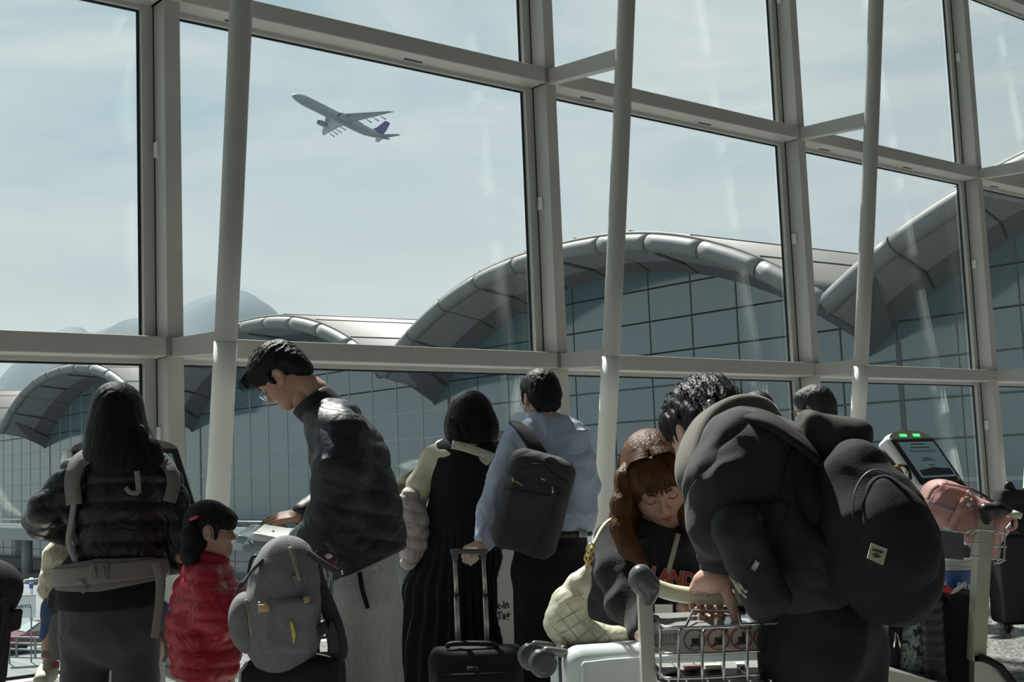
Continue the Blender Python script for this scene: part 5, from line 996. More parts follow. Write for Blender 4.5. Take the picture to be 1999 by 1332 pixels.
obj('badge', box((c0[0]-.01, 5.178, zt_-.062), (.022, .003, .006), bev=.002), mat('badge steel', (.2, .2, .2), .4, .6), rc); obj('badge_inset', box((c0[0]-.01, 5.174, zt_-.062), (.018, .001, .0035)), M_pl_b, rc)
obj('front_zip', tube([A3(c0[0]-.16, 5.178, zt_-.10), A3(c0[0]-.15, 5.178, zt_-.085), A3(c0[0]+.15, 5.178, zt_-.085), A3(c0[0]+.16, 5.178, zt_-.10)], .003, 6), M_pl_b, rc)
for sx in (-.15, .15):
    for sy in (-.06, .09): obj('wheel', lathe([(.02, -.012), (.026, -.008), (.026, .008), (.02, .012)], (c0[0]+sx, 5.32+sy, .026), (1, 0, 0), 16), M_pl_b, rc)
# trolley in front of the bent man
P = Px(2.80); TX = P(1260, 1163)[0]
lt = root('luggage_trolley', A3(P(1390, 1160)[0], 2.85, 0), 'luggage trolley with cream handle and sign basket gripped by the bent man', 'trolley')
obj('upright', prism([P(1247, 1165)+A3(0, 0, 0), P(1274, 1168), A3(P(1274, 1168)[0]-.005, 2.80, .12), A3(P(1247, 1165)[0]-.005, 2.80, .12)], (0, .05, 0)), M_alu2, lt, smooth=False)
obj('upright', prism([P(1520, 1185), P(1547, 1187), A3(P(1547, 1187)[0], 2.80, .12), A3(P(1520, 1185)[0], 2.80, .12)], (0, .05, 0)), M_alu2, lt, smooth=False)
hk = nets([ec(P(1250, 1128, .0), P(1276, 1146, 0), .026, .022, .019, .02, (.55, 0, .85), .02), cap(P(1263, 1152), P(1265, 1168), .021, .017, k=.02), ell(P(1251, 1130), (.021, .024, .026), k=.02)], .003)
obj('handle_end', hk, M_pl_g, lt)
obj('handle_bar', ptube(P, [(1280, 1147, 0), (1310, 1157, 0), (1350, 1163, 0), (1400, 1165, 0), (1450, 1166, 0), (1500, 1168, 0), (1535, 1172, 0)], .0180, seg=16, n=30), M_cream, lt)
obj('bar_rivet', lathe([(.006, 0), (.006, .003), (.003, .004)], P(1377, 1160, -.017), (0, -1, .3), 14), M_steel, lt)
obj('grip_end', nets([ec(P(1528, 1165), P(1545, 1180), .02, .02, .024, .022, (0, 1, 0))], .004), M_pl_g, lt)
wr = .0030
def wire(pts, r=wr, n=18): return obj('basket_wire', ptube(P, pts, r, seg=8, n=n), M_steel, lt)
obj('basket_wire', tube([P(1272, 1207, .06), P(1299, 1226, -.12), P(1338, 1224, -.13), P(1352, 1194, -.06), P(1440, 1192, -.06), P(1447, 1220, -.13), P(1488, 1218, -.13), P(1500, 1208, .06)], .0036, 8), M_steel, lt)
for y0, y1, y2 in ((1257, 1277, 1274), (1304, 1325, 1320)): wire([(1272, y0, .06), (1284, y0+9, -.02), (1296, y1-2, -.11), (1320, y1, -.13), (1400, (y1+y2)/2, -.13), (1460, y2-2, -.13), (1486, y2-4, -.12), (1500, y2-16, .05)], .0034, 28)
for x0, yt_ in ((1325, 1229), (1371, 1231), (1413, 1231), (1459, 1226)): wire([(x0+6, yt_, -.125), (x0+1, yt_+6, -.132), (x0, yt_+40, -.132), (x0, 1325, -.132), (x0-1, 1360, -.06)], .003)
wire([(1274, 1215, .05), (1286, 1222, -.06), (1289, 1240, -.06), (1289, 1290, -.06), (1290, 1325, -.06)], .003)
for i, x0 in enumerate((1276, 1310, 1352, 1394, 1435, 1475)): wire([(x0, 1294, .06), (x0+30, 1330, -.10)], .0024, 6)
obj('basket_base', prism([P(1276, 1296, .06), P(1520, 1288, .06), P(1520, 1352, -.13), P(1290, 1356, -.13)], (0, 0, -.002)), mat('clear base sheet', (.25, .25, .23), .4), lt, smooth=False)
sgn = obj('sign_panel', slab_tri(np.array([[P(1272, 1231, .03), P(1530, 1222, .03)], [P(1272, 1276, .03), P(1530, 1268, .03)]]), A3(0, 1, 0), .004), mat('sign panel print', (.80, .80, .72), .5), lt, smooth=False)
obj('sign_shelf', slab_tri(np.array([[P(1272, 1201, .05), P(1530, 1190, .05)], [P(1298, 1228, -.11), P(1528, 1219, -.11)]]), ZZ, .003), mat('smoked clear sheet', (.32, .33, .33), .12, spec=.8), lt, smooth=False)
M_rd = mat('sign red', (.40, .05, .04), .5); M_bk = mat('sign black', (.03, .03, .03), .6); M_gy = mat('sign grey', (.16, .18, .17), .6)
for cx, m_, bar in ((1356, M_gy, 0), (1402, M_rd, 1), (1447, M_rd, 1), (1492, M_rd, 1)):
    cy = 1250.5-(cx-1356)*.035; c_ = P(cx, cy, .026); rr = 20*P.m
    obj('pictogram_ring', tube([c_+A3(rr*math.cos(t), 0, rr*math.sin(t)) for t in np.linspace(0, 6.28, 32, endpoint=False)], .0014, 5, closed=True), m_, sgn)
    ic = [box(c_+A3(.001, 0, -.002), (.0075, .0006, .0058)), box(c_+A3(.011, 0, .0), (.0008, .0006, .009)), box(c_+A3(.001, 0, -.0105), (.011, .0006, .0012)), lathe([(.0018, -.0006), (.0018, .0006)], c_+A3(-.008, 0, -.0135), (0, 1, 0), 10), lathe([(.0018, -.0006), (.0018, .0006)], c_+A3(.010, 0, -.0135), (0, 1, 0), 10), box(c_+A3(.0125, 0, .0095), (.003, .0006, .0012))]
    if cx == 1447: ic += [lathe([(.0022, -.0006), (.0022, .0006)], c_+A3(.005, 0, .013), (0, 1, 0), 10), box(c_+A3(.005, 0, .0075), (.003, .0006, .004))]
    obj('pictogram', join(*ic), M_bk, sgn, smooth=False)
    if bar: obj('pictogram_bar', box(c_+A3(0, -.0008, 0), (rr*.98, .0006, .0012), frame((0, 1, 0), (-.7, 0, .7))), M_rd, sgn, smooth=False)
text_on('sign_text', '\u65c5\u5ba2\u884c\u674e', .0165, P(1298, 1250, .024), (1, 0, .03), ZZ, M_gy, sgn)
text_on('sign_text', 'for passengers', .0088, P(1301, 1260, .024), (1, 0, .03), ZZ, M_gy, sgn)
obj('platform', box((.34, 3.18, .10), (.19, .42, .02), bev=.01), M_alu2, lt); obj('front_stop', box((.34, 3.60, .18), (.18, .015, .09), bev=.005), M_alu2, lt)
for sx in (-.15, .15):
    for y in (2.87, 3.5): obj('wheel', lathe([(.05, -.018), (.06, -.012), (.06, .012), (.05, .018)], (.34+sx, y, .06), (1, 0, 0), 20), M_pl_b, lt)
# papers lying in the basket
for nm, q, c_, lb in (('cream_card', [(1374, 1299), (1406, 1296), (1409, 1307), (1382, 1309)], (.62, .60, .45), 'small cream card lying in the trolley basket'), ('brown_wallet', [(1333, 1302), (1368, 1299), (1369, 1307), (1340, 1311)], (.20, .085, .06), 'flat brown wallet lying in the trolley basket'), ('white_slip', [(1436, 1294), (1450, 1293), (1455, 1303), (1439, 1304)], (.62, .64, .66), 'folded white slip lying in the trolley basket'), ('grey_booklet', [(1291, 1306), (1318, 1301), (1323, 1311), (1291, 1320)], (.30, .31, .32), 'grey booklet lying in the trolley basket near the post')):
    z_ = P(q[0][0], q[0][1], .0)[2]; pts = []
    for x, y in q:
        v = ray(x, y); t = (P(1400, 1305, .02)[2]+.004-CAMH)/v[2]; pts.append(CAMP+v*t)
    tag(obj(nm, prism(pts, (0, 0, .003)), mat(nm+' paper', c_, .6), smooth=False), lb, 'card' if 'wallet' not in nm else 'wallet')
# phone in his hand
ph = nets([rbx(P(1402, 1193, .035), (.062, .005, .010), frame((0, 1, .5), (.05, 0, 1)), rd=.004)], .0028); tag(obj('phone', ph, M_pl_b), 'black phone lying behind the bent man\'s fingers on the basket rim', 'phone')
# mint suitcase lying on the trolley
E1 = A3(.975, .22, 0); R_s = frame(A3(-.22, .975, 0)); P = Px(3.02); pc0 = P(1086, 1262); LZ = pc0[2]
cc = pc0+E1*.27+A3(0, .05, -.225)
ms_ = root('suitcase', cc-A3(0, 0, .225), 'mint white hard-shell suitcase lying on its side on the trolley', 'suitcase')
M_mint = mat('mint shell', (.78, .86, .86), .3, coat=.4)
for dy, hy, nm in ((.052, .052, 'rear_shell'), (-.060, .050, 'front_shell')): obj(nm, nets([rbx(cc+R_s@A3(0, dy, 0), (.27, hy, .225), R_s, rd=.042)], .006), M_mint, ms_)
obj('zip_band', nets([rbx(cc+R_s@A3(0, -.002, 0), (.266, .014, .221), R_s, rd=.012)], .006), M_pl_b, ms_)
fr_ = [A3(sx*.235, -.112, sz*.19) for sx, sz in ((-1, -1), (-1, 1), (1, 1), (1, -1))]
rl_ = []
for i in range(4):
    a, b = fr_[i], fr_[(i+1) % 4]
    for t in (.06, .5, .94): rl_.append(cc+R_s@(a*(1-t)+b*t))
obj('shell_rib', tube(spline(rl_, 60, True), .006, 8, closed=True), M_mint, ms_)
obj('carry_handle', tube(spline([cc+R_s@A3(-.20, -.105, .06), cc+R_s@A3(-.20, -.135, .085), cc+R_s@A3(-.15, -.140, .09), cc+R_s@A3(-.135, -.105, .07)], 16), 1, 10, flat=(A3(0, 0, 1), .014, .007)), mat('grey metal plastic', (.30, .30, .29), .35, .4), ms_)
for dz in (.19, -.17):
    for dy in (.055, -.06):
        wh = cc+R_s@A3(-.318, dy, dz); obj('wheel', lathe([(.018, -.020), (.031, -.017), (.033, -.004), (.028, 0), (.033, .004), (.031, .017), (.018, .020)], wh, R_s@A3(0, 1, 0), 22), M_pl_g, ms_); obj('wheel_arm', nets([cap(cc+R_s@A3(-.265, dy, dz+.02), wh+A3(.01, 0, .028), .011)], .004), mat('grey metal plastic', (.30, .30, .29), .35, .4), ms_)
# case underneath it
hz = (cc[2]-.226-.125)/2; c2 = cc-A3(0, 0, .226+hz); us = root('suitcase', c2-A3(0, 0, hz), 'dark case beneath the mint suitcase on the trolley', 'suitcase'); obj('shell', nets([rbx(c2, (.22, .13, hz), R_s, rd=.03)], .01), mat('black suitcase fabric', (.013, .013, .014), .9), us); obj('handle', tube(spline([c2+R_s@A3(-.08, -.15, .02), c2+R_s@A3(-.06, -.175, .03), c2+R_s@A3(.06, -.175, .03), c2+R_s@A3(.08, -.15, .02)], 12), .009, 8), M_pl_b, us)
# right-hand trolley
P = Px(4.3)
l2 = root('luggage_trolley', A3(P(1850, 1200)[0], 4.5, 0), 'loaded luggage trolley with black grip at the right edge', 'trolley')
obj('upright', prism([P(1913, 1014), P(1939, 1017), P(1925, 1292), P(1899, 1292)], (0, .06, 0)), mat('cream aluminium', (.52, .51, .40), .4, .3, var=.06), l2, smooth=False)
obj('screw', lathe([(.005, 0), (.005, .003)], P(1927, 1025, -.002), (0, -1, 0), 12), M_steel, l2)
obj('foot_plate', prism([P(1903, 1280), P(1924, 1281), P(1948, 1300), P(1975, 1334), P(2000, 1400), P(1900, 1400)], (0, .05, 0)), M_alu2, l2, smooth=False)
obj('bumper', tube([P(1912, 1284, -.01), P(1926, 1288, -.01), P(1950, 1301, -.01), P(1972, 1328, -.01), P(1995, 1370, -.01)], 1, 10, flat=(A3(0, 1, 0), .03, .012)), M_pl_b, l2)
obj('handle_grip', nets([ec(P(1922, 992), P(1948, 993), .016, .02, .018, .02, (0, 0, 1), .02), ec(P(1948, 993), P(1977, 1001), .018, .02, .010, .014, (0, 0, 1), .02), cap(P(1926, 1000), P(1926, 1016), .018, .016, k=.02)], .004), M_pl_b, l2)
obj('handle_bar', ptube(P, [(1970, 1000, 0), (1994, 1007, -.02)], [.010]*21, n=20) if False else tube([P(1970, 1001, 0), P(1994, 1008, -.02)], [.013, .011], 12), M_cream, l2)
def w2(pts): return obj('basket_wire', ptube(P, pts, .0032, seg=6, n=16), M_steel, l2)
w2([(1862, 1037, .05), (1885, 1041, 0), (1903, 1034, -.02), (1940, 1037, -.02), (1968, 1042, -.02)]); w2([(1940, 1066, -.02), (1965, 1068, -.02)]); w2([(1938, 1090, -.02), (1963, 1094, -.02)]); w2([(1896, 1060, -.02), (1915, 1062, -.02)]); w2([(1893, 1086, -.02), (1913, 1088, -.02)])
w2([(1912, 1035, -.02), (1899, 1040, -.02), (1897, 1060, -.02), (1895, 1090, -.02)]); w2([(1941, 1042, -.02), (1951, 1045, -.02), (1952, 1070, -.02), (1948, 1097, -.02)]); w2([(1962, 1030, -.02), (1961, 1070, -.02), (1958, 1095, -.02), (1940, 1100, -.02)]); w2([(1973, 1022, .0), (1962, 1036, -.01)])
obj('sign_plate', slab_tri(np.array([[P(1836, 1036, .03), P(1882, 1042, .03)], [P(1836, 1090, .03), P(1881, 1094, .03)]]), A3(0, 1, 0), .004), mat('grey sign plate', (.13, .135, .13), .4, .3), l2, smooth=False)
obj('platform', prism([P(1700, 1300, -.05), P(1712, 1303, -.05), P(1880, 1345, -.05), P(1900, 1420, -.05), P(1700, 1325, -.05)], (0, .75, 0)), M_alu2, l2, smooth=False)
for x, dy in ((1720, .1), (1890, .0), (1890, .6), (1720, .65)): p_ = P(x, 1300, dy); obj('wheel', lathe([(.05, -.018), (.06, -.012), (.06, .012), (.05, .018)], (p_[0], p_[1], .06), (.8, .5, 0), 18), M_pl_b, l2)
obj('leg', box((P(1905, 1300)[0], 4.33, .2), (.02, .03, .14)), M_alu2, l2)
# pink duffel
P = Px(4.42); dk = root('duffel_bag', P(1890, 1090, 0), 'salmon pink duffel bag on top of the right-hand trolley', 'bag')
M_pink = mat('salmon nylon', (.56, .30, .28), .55, bump=.001, bscale=160, var=.05, wr=0.04, wrs=10)
dv = nets([ec(P(1842, 985, .02), P(1935, 1022, -.02), .072, .095, .066, .09, (.3, 0, 1), .05), rbx(P(1838, 978, .02), (.055, .09, .062), frame((0, 1, 0), (.45, 0, 1)), rd=.04, k=.05), ec(P(1905, 1035, -.02), P(1926, 1072, -.02), .058, .07, .042, .06, (1, 0, .2), .04)], .006, disp=folds(.009, 26, 140))
obj('body', dv, M_pink, dk); M_pkw = mat('pale pink webbing', (.62, .36, .32), .7)
obj('strap', ribbon(dv, [(1815, 958), (1808, 985)], 10, .003, .004) if False else ribbon(dv, [(1884, 975), (1872, 995), (1862, 1015), (1861, 1036)], 13, .004, .004), M_pkw, dk); obj('strap', ribbon(dv, [(1832, 946), (1818, 955), (1808, 975)], 11, .004, .004), M_pkw, dk)
obj('zip', ribbon(dv, [(1812, 979), (1835, 990), (1860, 999)], 6, .003, .003), mat('lilac zip', (.50, .33, .45), .4), dk); obj('top_edge', ribbon(dv, [(1842, 943), (1875, 950), (1910, 962), (1938, 980)], 5, .005, .004), M_pink, dk)
fc = on(dv, 1889, 985, .012)
obj('flower_charm', join(*[nets([ell(fc+.016*A3(math.cos(t), 0, math.sin(t)), (.012, .006, .012))], .004) for t in np.linspace(.4, .4+6.28, 5, endpoint=False)]), mat('dusty pink felt', (.48, .26, .24), .9), dk); obj('charm_centre', nets([ell(fc-A3(0, .008, 0), (.009, .005, .009))], .003), M_white, dk)
obj('carabiner', tube([on(dv, 1893, 968, .008)+A3(.010*math.cos(t), 0, .016*math.sin(t)) for t in np.linspace(0, 6.28, 16, endpoint=False)], .003, 6, closed=True), mat('pale gold', (.75, .62, .5), .3, .9), dk)
obj('side_loop', ptube(P, [(1962, 1012, -.08), (1980, 1012, -.09), (1983, 1028, -.09), (1972, 1035, -.08)], .006), M_pkw, dk)
# bucket
bq = root('paint_bucket', P(1876, 1170, .12), 'blue and white plastic bucket under the pink duffel', 'bucket'); c_ = P(1876, 1165, .14); hh = P(1876, 1092, .14)[2]-c_[2]
obj('tub', lathe([(.060, -.05), (.066, hh*.72), (.066, hh*.76)], c_, seg=32), mat('blue label', (.06, .14, .40), .35), bq); obj('lid', lathe([(.066, hh*.74), (.070, hh*.76), (.070, hh*.84), (.068, hh*.86), (.072, hh*.88), (.072, hh), (.03, hh*1.02)], c_, seg=32), mat('translucent white lid', (.60, .62, .60), .35), bq)
obj('label_print', join(*[box(c_+A3(-.028+.012*i, -.0665, hh*.36-.003*i), (.0045, .0015, .011), frame((0, 1, 0), (.2, 0, 1))) for i in range(5)]), M_white, bq, smooth=False); obj('red_print', box(c_+A3(.045, -.052, hh*.28), (.012, .003, .022), frame((.6, 1, 0))), mat('red label', (.5, .04, .03), .5), bq, smooth=False)
# black suitcase and camouflage bag on the right-hand trolley
P = Px(4.45); bsx = root('suitcase', P(1855, 1335, .05), 'black suitcase standing on the right-hand trolley beside the post', 'suitcase'); R_b = frame((.35, 1, 0), (.02, 0, 1))
obj('shell', nets([rbx(P(1868, 1245, .05), (.062, .10, .165), R_b, rd=.02)], .006), mat('black case nylon', (.016, .017, .019), .8), bsx); sd_ = nets([rbx(P(1822, 1245, .0), (.034, .10, .150), R_b, rd=.02)], .005, disp=lambda P_: .006*np.abs(np.sin(P_[:, 2]*math.pi/.036))); obj('ribbed_side', sd_, mat('dark ribbed shell', (.05, .052, .056), .4), bsx)
for z_ in (1226, 1259): obj('stud', lathe([(.005, 0), (.004, .004)], P(1893, z_, -.07), (0, -1, 0), 10), M_steel, bsx)
for x in (1812, 1824): obj('wheel', lathe([(.012, -.006), (.016, -.004), (.016, .004), (.012, .006)], P(x, 1322, -.12), (1, 0, 0), 14), M_pl_b, bsx)
obj('top_handle', ptube(P, [(1828, 1172, -.05), (1836, 1160, -.07), (1850, 1165, -.07), (1852, 1176, -.05)], .007), M_pl_b, bsx); obj('ribbon_tag', strap([P(1847, 1150, -.08), P(1858, 1156, -.1), P(1870, 1150, -.1), P(1886, 1138, -.1)], (0, 0, 1), .007, .002), mat('white ribbon', (.7, .7, .7), .5), bsx); obj('red_tag', strap([P(1834, 1147, -.08), P(1848, 1150, -.09), P(1858, 1157, -.1)], (0, 0, 1), .012, .003), mat('red tag', (.55, .05, .04), .5), bsx)
def camo():
    m = bpy.data.materials.new('blue grey camouflage'); m.use_nodes = True; n = m.node_tree; b = n.nodes['Principled BSDF']; L = n.links.new
    t = n.nodes.new('ShaderNodeTexCoord'); sn = n.nodes.new('ShaderNodeVectorMath'); sn.operation = 'SNAP'; sn.inputs[1].default_value = (.006, .006, .006); L(t.outputs['Object'], sn.inputs[0])
    z = n.nodes.new('ShaderNodeTexNoise'); z.inputs['Scale'].default_value = 26; z.inputs['Detail'].default_value = 2; L(sn.outputs[0], z.inputs['Vector']); r = n.nodes.new('ShaderNodeValToRGB'); r.color_ramp.interpolation = 'CONSTANT'; e = r.color_ramp.elements
    e[0].color = (.03, .045, .05, 1); e[1].position = .42; e[1].color = (.34, .36, .35, 1)
    for p_, c_ in ((.5, (.10, .20, .27)), (.56, (.36, .37, .35)), (.64, (.22, .19, .14))): x = e.new(p_); x.color = c_+(1,)
    L(z.outputs[0], r.inputs[0]); L(r.outputs[0], b.inputs['Base Color']); b.inputs['Roughness'].default_value = .85; return m
cm = root('camouflage_bag', P(1765, 1312, 0), 'blue-grey camouflage bag with black stripe on the right-hand trolley', 'bag')
kv = nets([rbx(P(1762, 1240, .05), (.085, .10, .125), frame((.3, 1, 0), (.05, 0, 1)), rd=.04)], .006, disp=folds(.007, 26, 150)); obj('body', kv, camo(), cm)
obj('stripe', ribbon(kv, [(1752, 1190), (1747, 1240), (1742, 1305)], 27, .006, .004), M_black, cm)
for q in ([(1749, 1234), (1746, 1265)], [(1752, 1238), (1759, 1268)]): obj('zip_pull', tube([W(*q[0], surf(kv, *q[0])-.014), W(*q[1], surf(kv, *q[1])-.016)], .004, 8), M_steel, cm)
obj('white_tag', patch(kv, [(1728, 1200), (1742, 1205), (1742, 1220), (1728, 1218)], 3, .003, .004), mat('tag grey', (.40, .40, .40), .6), cm)
# luggage in the distance at the right edge
P = Px(8.7); rb = root('suitcase', A3(P(1985, 1200)[0], 8.7, 0), 'tall black suitcase standing at the right picture edge', 'suitcase'); zc = P(1985, 1045)[2]
obj('shell', nets([rbx((P(1990, 1130)[0], 8.75, zc/2+.03), (.155, .13, zc/2-.02), rd=.03)], .01), M_pl_b, rb)
for sx in (-.12, .12): obj('wheel', lathe([(.025, -.015), (.032, -.01), (.032, .01), (.025, .015)], (P(1990, 1130)[0]+sx, 8.66, .032), (1, 0, 0), 16), M_pl_b, rb)
obj('handle', tube(spline([P(1962, 1048, -.14), P(1965, 1042, -.17), P(2000, 1042, -.17)], 10), .01, 8), M_pl_b, rb)
rb2 = root('travel_bag', P(1980, 1045, 0), 'black bag piled on the tall suitcase at the right edge', 'bag'); obj('body', nets([rbx(P(1985, 1003, .05), (.16, .12, .135), rd=.06), rbx(P(1984, 968, 0), (.13, .09, .05), rd=.03, k=.03)], .009, disp=folds(.012, 18, 160)), mat('black suitcase fabric', (.013, .013, .014), .9), rb2); obj('grab_handle', ptube(P, [(1964, 965, -.05), (1966, 948, -.05), (1972, 946, -.05), (1978, 958, -.05)], .018), M_pl_b, rb2)
rb3 = root('suitcase', A3(P(1940, 1200)[0], 9.1, 0), 'dark brown suitcase behind the cream trolley post', 'suitcase'); obj('shell', nets([rbx((P(1937, 1150)[0], 9.1, .30), (.05, .12, .26), rd=.02)], .01), mat('brown suitcase', (.05, .035, .025), .7), rb3); obj('wheel', lathe([(.03, -.015), (.038, -.01), (.038, .01), (.03, .015)], (P(1940, 1150)[0], 8.98, .038), (1, 0, 0), 16), M_pl_b, rb3)
st3 = root('stand_post', A3(P(1955, 1210)[0], 8.9, 0), 'slim white barrier post between the dark suitcases', 'post'); p_ = P(1955, 1210, .2); obj('post', tube([A3(p_[0]-.03, 8.9, .62), A3(p_[0], 8.9, .25), A3(p_[0]+.01, 8.9, .03)], [.018, .026, .04], 14), M_white, st3); obj('foot', lathe([(.07, 0), (.06, .02), (.03, .03)], (p_[0]+.01, 8.9, 0)), M_white, st3)
# pram at the left edge
P = Px(4.3); sr_ = root('pushchair', A3(P(-40, 1300)[0], 4.3, 0), 'black pushchair cut off by the left picture edge', 'pushchair')
M_pr = mat('black pram fabric', (.014, .014, .015), .8, bump=.001, bscale=200)
obj('hood', nets([ell(P(-45, 1150), (.135, .20, .105)), ec(P(-30, 1170), P(-38, 1225), .085, .15, .075, .14, (1, 0, 0), .04)], .008, [rbx(P(-120, 1150), (.08, .4, .3))], folds(.004, 20, 170)), M_pr, sr_)
obj('side_pocket', nets([rbx(P(26, 1212), (.012, .05, .035), frame((0, 1, 0), (.12, 0, 1)), rd=.008)], .004), M_pr, sr_)
obj('seat', nets([ec(P(-45, 1230), P(-60, 1320), .10, .15, .11, .16, (1, 0, 0))], .01), M_pr, sr_)
obj('frame_tube', ptube(P, [(12, 1170, -.12), (8, 1230, -.13), (-2, 1300, -.14), (4, 1420, -.1), (10, 1590, -.05)], .012), M_pl_b, sr_); obj('frame_tube', ptube(P, [(12, 1170, .12), (8, 1230, .13), (-2, 1300, .14), (4, 1420, .1), (10, 1590, .05)], .012), M_pl_b, sr_)
for x, dy in ((8, -.12), (8, .12), (-140, -.12), (-140, .12)): p_ = P(x, 1500, dy); obj('wheel', lathe([(.06, -.018), (.085, -.014), (.085, .014), (.06, .018)], (p_[0], p_[1], .085), (0, 1, 0), 20), M_pl_b, sr_)
for x in (-140,):
    for dy in (-.12, .12): obj('rear_leg', tube([P(-50, 1300, dy), A3(P(x, 1500, dy)[0], 4.3+dy, .085)], .011, 8), M_pl_b, sr_)
# kiosks
M_ks = mat('kiosk white shell', (.80, .81, .80), .35); M_kt = mat('kiosk taupe face', (.34, .32, .27), .5); M_scr = mat('kiosk screen', (.03, .05, .055), .15, emit=(.06, .095, .105), estr=.55); M_bez = mat('kiosk bezel', (.010, .010, .011), .25)
M_grn = mat('kiosk green lamp', (.05, .6, .15), .4, emit=(.05, .75, .15), estr=1.6); M_txt = mat('screen text', (.01, .02, .03), .5)
TL = math.radians(34); KN = -WN*math.cos(TL)+ZZ*math.sin(TL); KU = WN*math.sin(TL)+ZZ*math.cos(TL); KR = np.array([WD, -KN, KU]).T
def kiosk(px, py, d, label, text=False, w=.27):
    c = W(px, py, d); g = A3(c[0], c[1], 0)+WN*.10; k = root('check_in_kiosk', g, label, 'kiosk')
    hd = obj('screen_head', nets([rbx(c+KR@A3(0, .05, 0), (w+.025, .055, .215), KR, rd=.03, k=.02), ell(c+KR@A3(0, .05, .195), (w*.98, .05, .085), KR, k=.02)], .008), M_ks, k)
    arc = [c+KR@A3(w*math.cos(t), -.008, .185+.075*math.sin(t)) for t in np.linspace(0, math.pi, 22)]; obj('top_face', prism(arc, -KN*.012), M_kt, k, smooth=False)
    obj('bezel', nets([rbx(c+KR@A3(0, -.008, -.015), (w, .010, .20), KR, rd=.009)], .005), M_bez, k)
    s_ = obj('screen', box(c+KR@A3(0, -.0195, -.01), (w-.045, .002, .155), KR), M_scr, k, smooth=False)
    for sx in (-.085, .085): obj('status_lamp', box(c+KR@A3(sx, -.010, .213), (.040, .004, .010), KR, .003), M_grn, k)
    obj('column', nets([rbx(A3(g[0], g[1], .56), (.15, .10, .54), RW, rd=.03)], .012), M_ks, k)
    obj('front_panel', box(A3(g[0], g[1], .50)-WN*.106, (.145, .008, .46), RW, .004), mat('kiosk pale panel', (.56, .56, .55), .5), k)
    obj('base', box(A3(g[0], g[1], .02), (.20, .18, .02), RW, .008), M_kt, k)
    obj('printer_slot', box(A3(g[0], g[1], .82)-WN*.116, (.09, .006, .035), RW, .004), M_bez, k); obj('card_reader', box(c+KR@A3(w*.55, -.03, -.26), (.035, .03, .04), KR, .006), M_bez, k)
    if text:
        o_ = A3(g[0], g[1], 0)-WN*.117; ty = [.468, .412]
        for s_t, z_ in zip(('Check-in', 'Bag Tag'), ty): text_on('panel_text', s_t, .062, o_+ZZ*z_+WD*.060, WD, ZZ, mat('panel ink', (.02, .02, .022), .6), k, align='RIGHT', bold=.0012)
    for tx, sz, z_ in (('Self Check-in & Bag Tag Printing', .028, .055),): text_on('screen_text', tx, sz, c+KR@A3(0, -.0222, z_), WD, KU, M_txt, s_, sx=.9)
    for z_, wd_ in ((.095, .12), (.125, .09), (.0, .05), (-.018, .08), (-.06, .035)): obj('screen_line', box(c+KR@A3(0, -.0222, z_), (wd_, .0006, .004), KR), M_txt, s_, smooth=False)
    obj('screen_hill', prism([c+KR@A3(x, -.0223, z_) for x, z_ in ((-.2, -.15), (.2, -.15), (.2, -.095), (.1, -.09), (.0, -.08), (-.1, -.092), (-.2, -.10))], -KN*.0005), M_txt, s_, smooth=False)
    obj('round_sticker', lathe([(.02, 0), (.02, .001)], c+KR@A3(w-.03, -.0185, -.185), KN, 18), mat('green sticker', (.35, .42, .22), .5), k)
    return k
kiosk(1806, 898, 9.2, 'self check-in kiosk with lit screen beside the pink duffel')
kiosk(262, 940, 6.15, 'self check-in kiosk hidden behind the long-haired woman')
kiosk(964, 916, 6.95, 'self check-in kiosk in front of the couple, Bag Tag panel showing', True)
# ------------------------------------------------------------------ outside on the apron
def gp(px, py, z=GZ):
    v = ray(px, py); return CAMP+v*((z-CAMH)/v[2])
# red car
cp = gp(84, 1268); cr_ = frame((-.75, -.60, 0)); car = root('car', cp, 'dark red car parked on the apron behind a guard rail', 'car')
def cl_(x, y, z): return cp+cr_@A3(x, y, z)
prof = [(-2.1, .35), (-2.15, .75), (-1.95, .95), (-1.3, 1.02), (-.6, 1.45), (.35, 1.47), (1.15, 1.0), (2.0, .82), (2.2, .6), (2.18, .32)]
V = []; F = []
for sx, ins in ((-.86, 0), (.86, 0)):
    for y, z in prof: V.append(cl_(sx*(1 if z < 1.1 else .80), y, z))
n_ = len(prof); F = [tuple(range(n_-1, -1, -1)), tuple(range(n_, 2*n_))]+[(i, i+1, n_+i+1, n_+i) for i in range(n_-1)]+[(n_-1, 0, n_, 2*n_-1)]
obj('body', (V, F), mat('car paint', (.16, .015, .025), .25, coat=.6), car, smooth=False)
M_cw = mat('car glass', (.30, .36, .38), .08)
obj('windscreen', prism([cl_(-.66, .42, 1.44), cl_(.66, .42, 1.44), cl_(.80, 1.12, 1.04), cl_(-.80, 1.12, 1.04)], ZZ*.03), M_cw, car, smooth=False)
for sx in (-1, 1): obj('side_window', prism([cl_(sx*.86, -1.2, 1.05), cl_(sx*.72, -.6, 1.40), cl_(sx*.72, .35, 1.42), cl_(sx*.87, .95, 1.05)], cr_@A3(sx*.02, 0, 0)), M_cw, car, smooth=False)
for sx in (-.82, .82):
    for y in (-1.35, 1.4): obj('wheel', lathe([(.24, -.1), (.32, -.09), (.32, .09), (.24, .1)], cl_(sx, y, .32), cr_[:, 0], 20), M_pl_b, car)
for sx in (-.6, .6): obj('headlight', nets([ell(cl_(sx, 2.12, .68), (.16, .10, .08), cr_)], .03), M_white, car)
obj('grille', box(cl_(0, 2.2, .5), (.5, .03, .08), cr_), M_pl_b, car)
